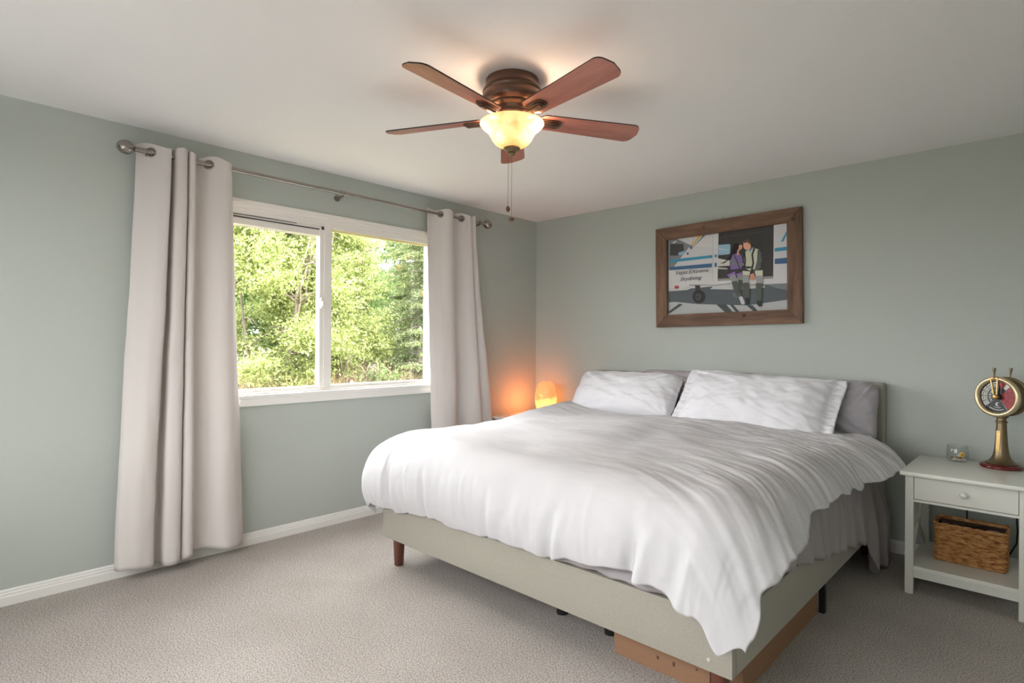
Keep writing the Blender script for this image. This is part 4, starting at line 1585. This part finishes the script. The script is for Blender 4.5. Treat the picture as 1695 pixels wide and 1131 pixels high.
for k in range(6):
    bm = nb()
    bmesh.ops.create_icosphere(bm, subdivisions=2, radius=1.0)
    bmesh.ops.scale(bm, verts=bm.verts, vec=(0.0075, 0.003, 0.0055))
    bmesh.ops.translate(bm, verts=bm.verts, vec=(0.0075, 0, 0))
    bmesh.ops.rotate(bm, verts=bm.verts, matrix=Matrix.Rotation(k * PI / 3, 3, 'Y'), cent=(0, 0, 0))
    bmesh.ops.translate(bm, verts=bm.verts, vec=(JX + 0.022, JY - 0.020, JZ + 0.042))
    obj('petal', bm, 'petal', fl, smooth=True)
bm = nb(); bmesh.ops.create_icosphere(bm, subdivisions=2, radius=0.005)
bmesh.ops.translate(bm, verts=bm.verts, vec=(JX + 0.022, JY - 0.024, JZ + 0.042)); obj('flower_centre', bm, 'pebble_b', fl, smooth=True)
bm = nb(); tube(bm, [(JX + 0.022, JY - 0.018, JZ + 0.042), (JX + 0.018, JY - 0.012, JZ + 0.022)], 0.0015, 6); obj('stem', bm, 'leaf_mid', fl)

# ------------------------------------------------------------------ ship's telegraph
GX, GY, GZ = 3.445, -0.205, 0.6315
tg = thing('engine_telegraph', 'brass ship engine telegraph with a black and red dial on the nightstand', 'ornament', (GX, GY, GZ))
bm = nb()
lathe(bm, [(0, 0), (0.088, 0), (0.091, 0.004), (0.091, 0.010), (0.087, 0.016), (0.078, 0.020), (0, 0.020)], (GX, GY, GZ), 64)
obj('wooden_base', bm, 'mahogany', tg, auto=40)
bm = nb()
lathe(bm, [(0, 0.020), (0.068, 0.020), (0.070, 0.024), (0.062, 0.029), (0.052, 0.036), (0.042, 0.050), (0.035, 0.068), (0.030, 0.095), (0.027, 0.130), (0.0240, 0.180), (0.0215, 0.235),
           (0.026, 0.238), (0.026, 0.244), (0.021, 0.247), (0.021, 0.262), (0.030, 0.266), (0.030, 0.272), (0, 0.272)], (GX, GY, GZ), 48)
ped = obj('pedestal', bm, 'brass_old', tg, auto=35)
DYAW = math.radians(-27)
fwd = Vector((math.sin(DYAW), -math.cos(DYAW), 0)).normalized()
side = Vector((0, 0, 1)).cross(fwd) * 1.0      # picture right when looking at the dial
side = Vector((-fwd.y, fwd.x, 0))
dc = Vector((GX, GY, GZ + 0.272 + 0.103))
# rotation taking +Z to fwd, +X to side, +Y to up
RM = Matrix(((side.x, 0, fwd.x), (side.y, 0, fwd.y), (side.z, 1, fwd.z)))
if RM.determinant() < 0:
    side = -side
    RM = Matrix(((side.x, 0, fwd.x), (side.y, 0, fwd.y), (side.z, 1, fwd.z)))
# plate on the pedestal
bm = nb()
pdir = fwd
pl = []
for zz in (0.085, 0.195):
    for s_ in (-1, 1):
        pl.append((s_ * 0.009, zz))
for (u0, u1, z0_, z1_) in ((-0.009, 0.009, 0.088, 0.195),):
    corners = []
    for w_ in (0.0, 0.003):
        for (u, zz) in ((u0, z0_), (u1, z0_), (u1, z1_), (u0, z1_)):
            rr = 0.0305 - (zz - 0.088) * 0.068
            corners.append(bm.verts.new(Vector((GX, GY, GZ + zz)) + side * u + fwd * (rr + w_ - 0.0015)))
    for f in ((0, 1, 2, 3), (7, 6, 5, 4), (0, 4, 5, 1), (1, 5, 6, 2), (2, 6, 7, 3), (3, 7, 4, 0)):
        bm.faces.new([corners[i] for i in f])
obj('name_plate', bm, 'brass', tg)
for zz in (0.094, 0.188):
    bm = nb()
    rr = 0.0305 - (zz - 0.088) * 0.068
    lathe(bm, [(0, 0), (0.0022, 0), (0.0022, 0.0015), (0, 0.002)], Vector((GX, GY, GZ + zz)) + fwd * (rr + 0.001), 12, RM)
    obj('screw', bm, 'black', tg)
# drum body, front bezel, rear bezel
bm = nb()
lathe(bm, [(0, -0.052), (0.098, -0.052), (0.104, -0.046), (0.104, -0.036), (0.096, -0.032), (0.093, -0.026), (0.093, 0.018), (0.098, 0.022), (0.100, 0.026), (0, 0.026)], dc, 72, RM)
obj('drum', bm, 'brass_old', tg, auto=35)
bm = nb()
Rb = [(0.101, 0.024), (0.106, 0.030), (0.107, 0.040), (0.104, 0.048), (0.096, 0.052), (0.088, 0.050), (0.083, 0.043), (0.083, 0.030), (0.09, 0.026)]
seg = 72
RR = [[bm.verts.new(dc + RM @ Vector((r_ * math.cos(2 * PI * i / seg), r_ * math.sin(2 * PI * i / seg), z_))) for i in range(seg)] for r_, z_ in Rb]
for a_, b_ in zip(RR, RR[1:] + RR[:1]):
    for i in range(seg):
        bm.faces.new((a_[i], b_[i], b_[(i + 1) % seg], a_[(i + 1) % seg]))
bz = obj('bezel', bm, mat_plain('polished_brass', srgb(208, 190, 154), 0.32, 0.75), tg, smooth=True)
# dial face with its sectors
M['dial_black'] = mat_plain('dial_black', srgb(34, 36, 42), 0.4)
M['dial_red'] = mat_plain('dial_red', srgb(150, 30, 34), 0.4)
M['dial_white'] = mat_plain('dial_white', srgb(206, 206, 200), 0.5)


def sector(bm, r0, r1, a0, a1, w, mi, n_=8):
    pts = []
    for k in range(n_ + 1):
        a_ = a0 + (a1 - a0) * k / n_
        pts.append((r1 * math.cos(a_), r1 * math.sin(a_)))
    if r0 > 0:
        for k in range(n_, -1, -1):
            a_ = a0 + (a1 - a0) * k / n_
            pts.append((r0 * math.cos(a_), r0 * math.sin(a_)))
    else:
        pts.append((0, 0))
    vs = [bm.verts.new(dc + RM @ Vector((p_[0], p_[1], w))) for p_ in pts]
    if r0 > 0:
        for k in range(n_):
            f = bm.faces.new((vs[k], vs[k + 1], vs[2 * n_ - k], vs[2 * n_ + 1 - k]))
            f.material_index = mi
    else:
        bm.faces.new(vs).material_index = mi


bm = nb()
D = math.radians
sector(bm, 0, 0.084, 0, 2 * PI, 0.0290, 0, 60)
mir = 1.0
# angles measured counter-clockwise from picture right
reds = [(-56, -27), (-27, 0), (0, 26), (26, 44), (62, 84)]
for a0, a1 in reds:
    sector(bm, 0.048, 0.082, D(a0 + 1), D(a1 - 1), 0.0293, 1)
    if a0 < 40:
        sector(bm, 0.022, 0.046, D(a0 + 1), D(a1 - 1), 0.0293, 1)
sector(bm, 0.050, 0.080, D(45), D(61), 0.0293, 2)
for a0 in (92, 114, 136, 158, 180, 202):
    sector(bm, 0.052, 0.079, D(a0 + 2), D(a0 + 18), 0.0293, 2)
    for q in range(2):
        sector(bm, 0.057 + q * 0.010, 0.061 + q * 0.010, D(a0 + 4), D(a0 + 16), 0.0295, 0, 4)
    sector(bm, 0.034, 0.043, D(a0 + 4), D(a0 + 13), 0.0293, 2, 4)
for a0 in (90, 112, 134, 156, 178, 200, 222, -57):
    sector(bm, 0.018, 0.083, D(a0 - 0.7), D(a0 + 0.7), 0.0296, 2, 1)
sector(bm, 0.068, 0.071, D(235), D(292), 0.0294, 2, 12)
sector(bm, 0.056, 0.0585, D(250), D(282), 0.0294, 2, 8)
dial = obj('dial_face', bm, ['dial_black', 'dial_red', 'dial_white'], tg)
# crescent emblem low on the dial
bm = nb()
pts = []
for k in range(17):
    a_ = D(50 + 260 * k / 16); pts.append((0.010 * math.cos(a_), 0.010 * math.sin(a_)))
for k in range(11):
    a_ = D(290 - 220 * k / 10); pts.append((0.004 + 0.0065 * math.cos(a_), 0.0065 * math.sin(a_)))
vs = [bm.verts.new(dc + RM @ Vector((p_[0] - 0.002, p_[1] - 0.040, 0.0296))) for p_ in pts]
es = [bm.edges.new((vs[i], vs[(i + 1) % len(vs)])) for i in range(len(vs))]
bmesh.ops.triangle_fill(bm, edges=es, use_beauty=True)
obj('crescent_emblem', bm, 'dial_white', dial)
# pointer: an open brass frame from hub to rim, and the hub
bm = nb()


def bar3(bm, p0, p1, w, z0_, z1_):
    a_ = Vector((p0[0], p0[1], 0)); b_ = Vector((p1[0], p1[1], 0))
    d = (b_ - a_).normalized(); n_ = Vector((-d.y, d.x, 0)) * w / 2
    cs = []
    for z_ in (z0_, z1_):
        for q in (a_ - n_, a_ + n_, b_ + n_, b_ - n_):
            cs.append(bm.verts.new(dc + RM @ Vector((q.x, q.y, z_))))
    for f in ((0, 1, 2, 3), (7, 6, 5, 4), (0, 4, 5, 1), (1, 5, 6, 2), (2, 6, 7, 3), (3, 7, 4, 0)):
        bm.faces.new([cs[i] for i in f])


bar3(bm, (-0.006, 0.0), (-0.022, 0.096), 0.006, 0.048, 0.054)
bar3(bm, (0.006, 0.0), (0.010, 0.096), 0.006, 0.048, 0.054)
bar3(bm, (-0.024, 0.097), (0.012, 0.097), 0.008, 0.048, 0.054)
lathe(bm, [(0, 0.036), (0.014, 0.036), (0.014, 0.054), (0.009, 0.060), (0, 0.062)], dc, 28, RM)
obj('pointer', bm, 'brass', tg, auto=35)
bm = nb()
bar3(bm, (0.0, 0.0), (0.004, 0.060), 0.004, 0.034, 0.036)
bar3(bm, (0.004, 0.040), (-0.006, 0.055), 0.004, 0.034, 0.036)
obj('indicator_needle', bm, 'dial_white', tg)
for (off, depth) in ((-0.006, 0.050), (0.012, -0.046)):
    bm = nb()
    base = dc + RM @ Vector((off, 0.095, depth))
    up = Vector((0, 0, 1)) + side * (0.0 if depth > 0 else 0.08)
    mt = up.to_track_quat('Z', 'Y').to_matrix()
    lathe(bm, [(0, -0.006), (0.006, -0.006), (0.006, 0.004), (0.0035, 0.008), (0.0035, 0.018), (0.005, 0.036), (0.0075, 0.050), (0.0065, 0.056), (0, 0.058)], base, 20, mt)
    obj('handle', bm, 'brass_old', tg, auto=40)

# ------------------------------------------------------------------ salt lamp
SX, SY, SZ = 0.330, -0.235, 0.6315
lamp = thing('salt_lamp', 'glowing orange salt rock lamp in the corner beside the bed', 'lamp', (SX, SY, SZ))
bm = nb(); lathe(bm, [(0, 0), (0.070, 0), (0.074, 0.006), (0.070, 0.018), (0, 0.018)], (SX, SY, SZ), 40); obj('wooden_base', bm, 'leg_wood', lamp, auto=40)
bm = nb()
bmesh.ops.create_icosphere(bm, subdivisions=5, radius=1.0)
for v in bm.verts:
    d = v.co.normalized()
    e = 1.0 / ((abs(d.x) ** 3 + abs(d.y) ** 3 + abs(d.z) ** 4) ** (1 / 3.4))
    f = e * (1 + 0.055 * noise.cell(d * 2.2) + 0.035 * fbm(d.x * 4, d.y * 4, d.z * 4, 4))
    z = d.z * 0.130 * f
    tap = 1 - 0.10 * max(0, z / 0.13)
    v.co = Vector((SX + d.x * 0.084 * f * tap, SY + d.y * 0.084 * f * tap, SZ + 0.150 + z))
bmesh.ops.translate(bm, verts=bm.verts, vec=(0, 0, (SZ + 0.017) - min(v.co.z for v in bm.verts)))
obj('salt_rock', bm, 'salt', lamp, smooth=True)
ld = bpy.data.lights.new('salt_lamp_light', 'POINT')
ld.energy = 2.6
ld.color = (1.0, 0.27, 0.06)
ld.shadow_soft_size = 0.05
lo = bpy.data.objects.new('salt_lamp_light', ld)
COL.objects.link(lo)
lo.location = (SX - 0.13, SY - 0.02, SZ + 0.10)

# ------------------------------------------------------------------ garden outside
bm = nb()
P = []
for i in range(41):
    row = []
    for j in range(41):
        x = -0.17 - 16 * i / 40; y = -10 + 24 * j / 40
        row.append(Vector((x, y, -0.35 + 0.035 * (-x) + 0.10 * fbm(x * 0.5, y * 0.5, 1, 3) * min(1, -x / 2))))
    P.append(row)
grid_mesh(bm, P)
gd = obj('ground', bm, 'soil', smooth=True)
tag(gd, kind='structure')


def ground_z(x, y):
    return -0.35 + 0.035 * (-x) + 0.10 * fbm(x * 0.5, y * 0.5, 1, 3) * min(1, -x / 2)


def leaf_mesh(name, pos, dirs, length, width, mk, parent, rng, droop=0.0):
    """pos (n,3), dirs (n,3): folded four-corner leaves, one island each"""
    n_ = len(pos)
    d = dirs / np.linalg.norm(dirs, axis=1, keepdims=True)
    r_ = rng.normal(size=(n_, 3)); s_ = np.cross(d, r_); s_ /= np.linalg.norm(s_, axis=1, keepdims=True)
    nn = np.cross(d, s_)
    L_ = length * rng.uniform(0.7, 1.25, (n_, 1)); W2 = width * rng.uniform(0.7, 1.25, (n_, 1))
    v = np.empty((n_, 4, 3))
    v[:, 0] = pos
    v[:, 1] = pos + d * L_ * 0.5 + s_ * W2 * 0.5 + nn * W2 * 0.12
    v[:, 2] = pos + d * L_ - nn * W2 * droop
    v[:, 3] = pos + d * L_ * 0.5 - s_ * W2 * 0.5 + nn * W2 * 0.12
    me = bpy.data.meshes.new(name)
    me.vertices.add(n_ * 4); me.vertices.foreach_set('co', (v - np.array(wloc(parent) if parent else (0, 0, 0))).ravel())
    me.loops.add(n_ * 4); me.loops.foreach_set('vertex_index', np.arange(n_ * 4, dtype=np.int32))
    me.polygons.add(n_); me.polygons.foreach_set('loop_start', np.arange(0, n_ * 4, 4, dtype=np.int32))
    me.update(calc_edges=True)
    return finish(name, me, mk, parent)


def broad_tree(x, y, h, rad, n_leaf, label, mk, seed, z_low=0.25, group=None, ll=0.058):
    rng = np.random.default_rng(seed)
    gz = ground_z(x, y)
    t = thing('leafy_tree', label, 'tree', (x, y, gz), group)
    bm = nb()
    tops = []
    for s in range(5):
        a_ = rng.uniform(0, 2 * PI); sp = rng.uniform(0.25, 0.8) * rad
        tip = Vector((x + sp * math.cos(a_), y + sp * math.sin(a_), gz + h * rng.uniform(0.7, 0.97)))
        st = Vector((x + 0.12 * math.cos(a_), y + 0.12 * math.sin(a_), gz - 0.05))
        pts = [st]
        for q in range(1, 7):
            f = q / 6
            pts.append(st.lerp(tip, f) + Vector((rng.normal() * 0.06, rng.normal() * 0.06, 0)))
        tube(bm, pts, [0.045 * (1 - 0.85 * q / 6) for q in range(7)], 7)
        for q in range(2, 7):
            for w in range(3):
                a2 = rng.uniform(0, 2 * PI); L_ = rng.uniform(0.3, 0.8) * rad * 0.6
                e = pts[q] + Vector((math.cos(a2) * L_, math.sin(a2) * L_, rng.uniform(-0.15, 0.35)))
                tube(bm, [pts[q], pts[q].lerp(e, 0.5) + Vector((0, 0, 0.05)), e], [0.014, 0.009, 0.004], 5)
    obj('trunk', bm, 'bark', t, smooth=True)
    # clumps through the crown
    nc = int(70 * rad * h / 3)
    th = rng.uniform(0, 2 * PI, nc); rr = rad * np.sqrt(rng.uniform(0.08, 1, nc))
    zz = rng.uniform(z_low, 1.0, nc)
    prof = np.sin(np.clip((zz - z_low) / (1 - z_low), 0.02, 1) ** 0.7 * PI * 0.86 + 0.25)
    cx_ = x + rr * prof * np.cos(th); cy_ = y + rr * prof * np.sin(th); cz_ = gz + zz * h
    idx = rng.integers(0, nc, n_leaf)
    cs = np.stack([cx_, cy_, cz_], 1)
    sz = rng.uniform(0.16, 0.34, nc)
    # leaves sit on twigs: short rows along random directions in each clump
    tw = 14
    nt = n_leaf // tw
    idx = rng.integers(0, nc, nt)
    base = cs[idx] + rng.normal(size=(nt, 3)) * sz[idx][:, None] * 0.5
    td = rng.normal(size=(nt, 3)); td[:, 2] = np.abs(td[:, 2]) * 0.4; td /= np.linalg.norm(td, axis=1, keepdims=True)
    k = np.tile(np.arange(tw), nt); tb = np.repeat(base, tw, 0); tdd = np.repeat(td, tw, 0)
    pos = tb + tdd * (k[:, None] * 0.020) + rng.normal(size=(nt * tw, 3)) * 0.010
    dirs = tdd * 0.6 + rng.normal(size=(nt * tw, 3)) * 0.75
    dirs[:, 2] -= 0.15
    leaf_mesh('foliage', pos, dirs, ll, ll * 0.52, mk, t, rng, 0.3)
    return t


def spruce(x, y, h, rad, label, seed, cones=0, group=None):
    rng = np.random.default_rng(seed)
    gz = ground_z(x, y)
    t = thing('spruce_tree', label, 'tree', (x, y, gz), group)
    bm = nb(); tube(bm, [(x, y, gz - 0.05), (x + 0.02, y, gz + h * 0.5), (x, y, gz + h)], [0.11, 0.07, 0.015], 12)
    tips = []
    pos, dirs = [], []
    tiers = int(h / 0.17)
    for i in range(tiers):
        f = (i + 0.5) / tiers
        z = gz + 0.15 + f * (h - 0.2)
        R_ = rad * (1 - f) ** 0.75 + 0.12
        for b_ in range(12):
            a_ = rng.uniform(0, 2 * PI)
            L_ = R_ * rng.uniform(0.75, 1.1)
            d = np.array([math.cos(a_), math.sin(a_), 0])
            n_ = 10
            pts = []
            for q in range(n_ + 1):
                s = q / n_
                pts.append(np.array([x, y, z]) + d * L_ * s + np.array([0, 0, 0.12 * s - 0.55 * L_ * s * s * 0.6]))
            tube(bm, [Vector(pts[0]), Vector(pts[5]), Vector(pts[10])], [0.018, 0.01, 0.003], 5)
            tips.append(pts[9])
            sd = np.array([-d[1], d[0], 0])
            for q in range(2, n_ + 1):
                for s_ in (-1, 1):
                    tl_ = 0.34 * (1 - 0.5 * q / n_) * rng.uniform(0.7, 1.2) * min(1, L_ + 0.2)
                    td = sd * s_ * 0.8 + d * 0.6 + np.array([0, 0, -0.55]); td /= np.linalg.norm(td)
                    m_ = max(3, int(tl_ / 0.013))
                    for w in range(m_):
                        p_ = pts[q] + td * tl_ * w / m_ + rng.normal(size=3) * 0.004
                        pos.append(p_); dirs.append(td * 0.7 + rng.normal(size=3) * 0.55)
    obj('trunk', bm, 'bark', t, smooth=True)
    leaf_mesh('needle_foliage', np.array(pos), np.array(dirs), 0.055, 0.018, 'needles', t, rng, 0.0)
    if cones:
        vis = sorted(tips, key=lambda p_: -(p_[0]) + abs(p_[2] - 2.6) * 1.2 + abs(p_[1] - (y - 0.5)) * 0.6)[:cones]
        proto = None
        for p_ in vis:
            if proto is None:
                bm = nb()
                lathe(bm, [(0, 0), (0.012, -0.008), (0.019, -0.035), (0.018, -0.065), (0.011, -0.095), (0, -0.105)], (0, 0, 0), 10)
                me = bpy.data.meshes.new('cone'); bm.to_mesh(me); bm.free()
                proto = finish('cone', me, 'cone', t, smooth=True)
                c = proto
            else:
                c = proto.copy(); COL.objects.link(c); c.parent = t
            c.location = Vector(p_) + Vector((0.07, -0.05, 0)) - t.location
    return t


broad_tree(-4.8, -0.45, 3.7, 1.12, 110000, 'bright leafy tree filling the left pane of the window', 'leaf_bright', 11, 0.12, ll=0.048)
broad_tree(-5.4, 0.86, 3.9, 0.98, 90000, 'bright leafy tree seen just right of the window mullion', 'leaf_bright', 12, 0.12, ll=0.048)
broad_tree(-7.7, -1.0, 4.4, 1.5, 60000, 'taller green tree behind the bright tree in the left pane', 'leaf_mid', 13, 0.15, ll=0.075)
broad_tree(-8.3, 2.1, 5.0, 1.6, 60000, 'mid green tree at the back between the leafy tree and the spruces', 'leaf_mid', 14, 0.12, ll=0.075)
spruce(-4.7, 2.50, 4.4, 1.25, 'spruce tree with hanging brown cones in the right pane of the window', 21, 26)
spruce(-8.4, 4.9, 5.2, 1.7, 'farther spruce tree behind the one with cones', 22, 0)
spruce(-4.1, 1.75, 1.7, 0.62, 'low young spruce under the right pane of the window', 23, 0)
broad_tree(-3.9, 0.75, 1.0, 0.5, 9000, 'low green shrub at the foot of the trees near the mullion', 'leaf_mid', 31, 0.1)
broad_tree(-11.4, 0.0, 5.3, 1.9, 42000, 'tall pale tree at the very back of the garden', 'leaf_mid', 17, 0.1, ll=0.10)
broad_tree(-11.6, 3.6, 5.3, 1.9, 42000, 'distant green tree behind the farther spruce', 'leaf_mid', 16, 0.1, ll=0.10)
broad_tree(-11.4, 7.0, 5.3, 1.9, 42000, 'distant green tree at the far right edge of the window', 'leaf_mid', 19, 0.1, ll=0.10)

broad_tree(-6.6, 6.0, 4.6, 1.4, 42000, 'leafy tree beyond the right edge of the window view, behind the right curtain', 'leaf_mid', 41, 0.12, ll=0.07)

rng = np.random.default_rng(5)
# dry stalks and rough grass along the foot of the trees
n_ = 16000
px_ = rng.uniform(-7.5, -2.6, n_); py_ = rng.uniform(-2.5, 5.5, n_)
pz_ = np.array([ground_z(a_, b_) for a_, b_ in zip(px_, py_)])
dd = rng.normal(size=(n_, 3)) * 0.35; dd[:, 2] = 1.0
gr = leaf_mesh('rough_grass', np.stack([px_, py_, pz_], 1), dd, 0.34, 0.014, 'grass', None, rng)
tag(gr, 'rough green grass growing below the garden trees', 'grass', kind='stuff')
n_ = 9000
px_ = rng.uniform(-5.2, -3.3, n_); py_ = rng.uniform(-1.8, 3.6, n_)
pz_ = np.array([ground_z(a_, b_) for a_, b_ in zip(px_, py_)])
dd = rng.normal(size=(n_, 3)) * 0.5; dd[:, 2] = 1.0
ds = leaf_mesh('dry_stalks', np.stack([px_, py_, pz_], 1), dd, 1.0, 0.014, 'dry', None, rng)
tag(ds, 'dry brown stalks and twigs at the foot of the trees', 'dry plants', kind='stuff')

fence = thing('wire_fence', 'low wire fence with pale posts in front of the garden trees', 'fence', (-3.0, 1.0, ground_z(-3, 1)))
for y in (-2.0, -0.2, 1.45, 2.62, 4.4):
    gz = ground_z(-3.0, y)
    bm = nb(); tube(bm, [(-3.0, y, gz - 0.03), (-3.0, y, gz + 0.98)], 0.018, 8); obj('post', bm, 'post', fence)
bm = nb()
for k in range(6):
    tube(bm, [(-3.0, y_, ground_z(-3.0, y_) + 0.12 + k * 0.15) for y_ in (-2.0, -0.2, 1.45, 2.62, 4.4)], 0.0018, 4)
obj('wires', bm, 'wire', fence)
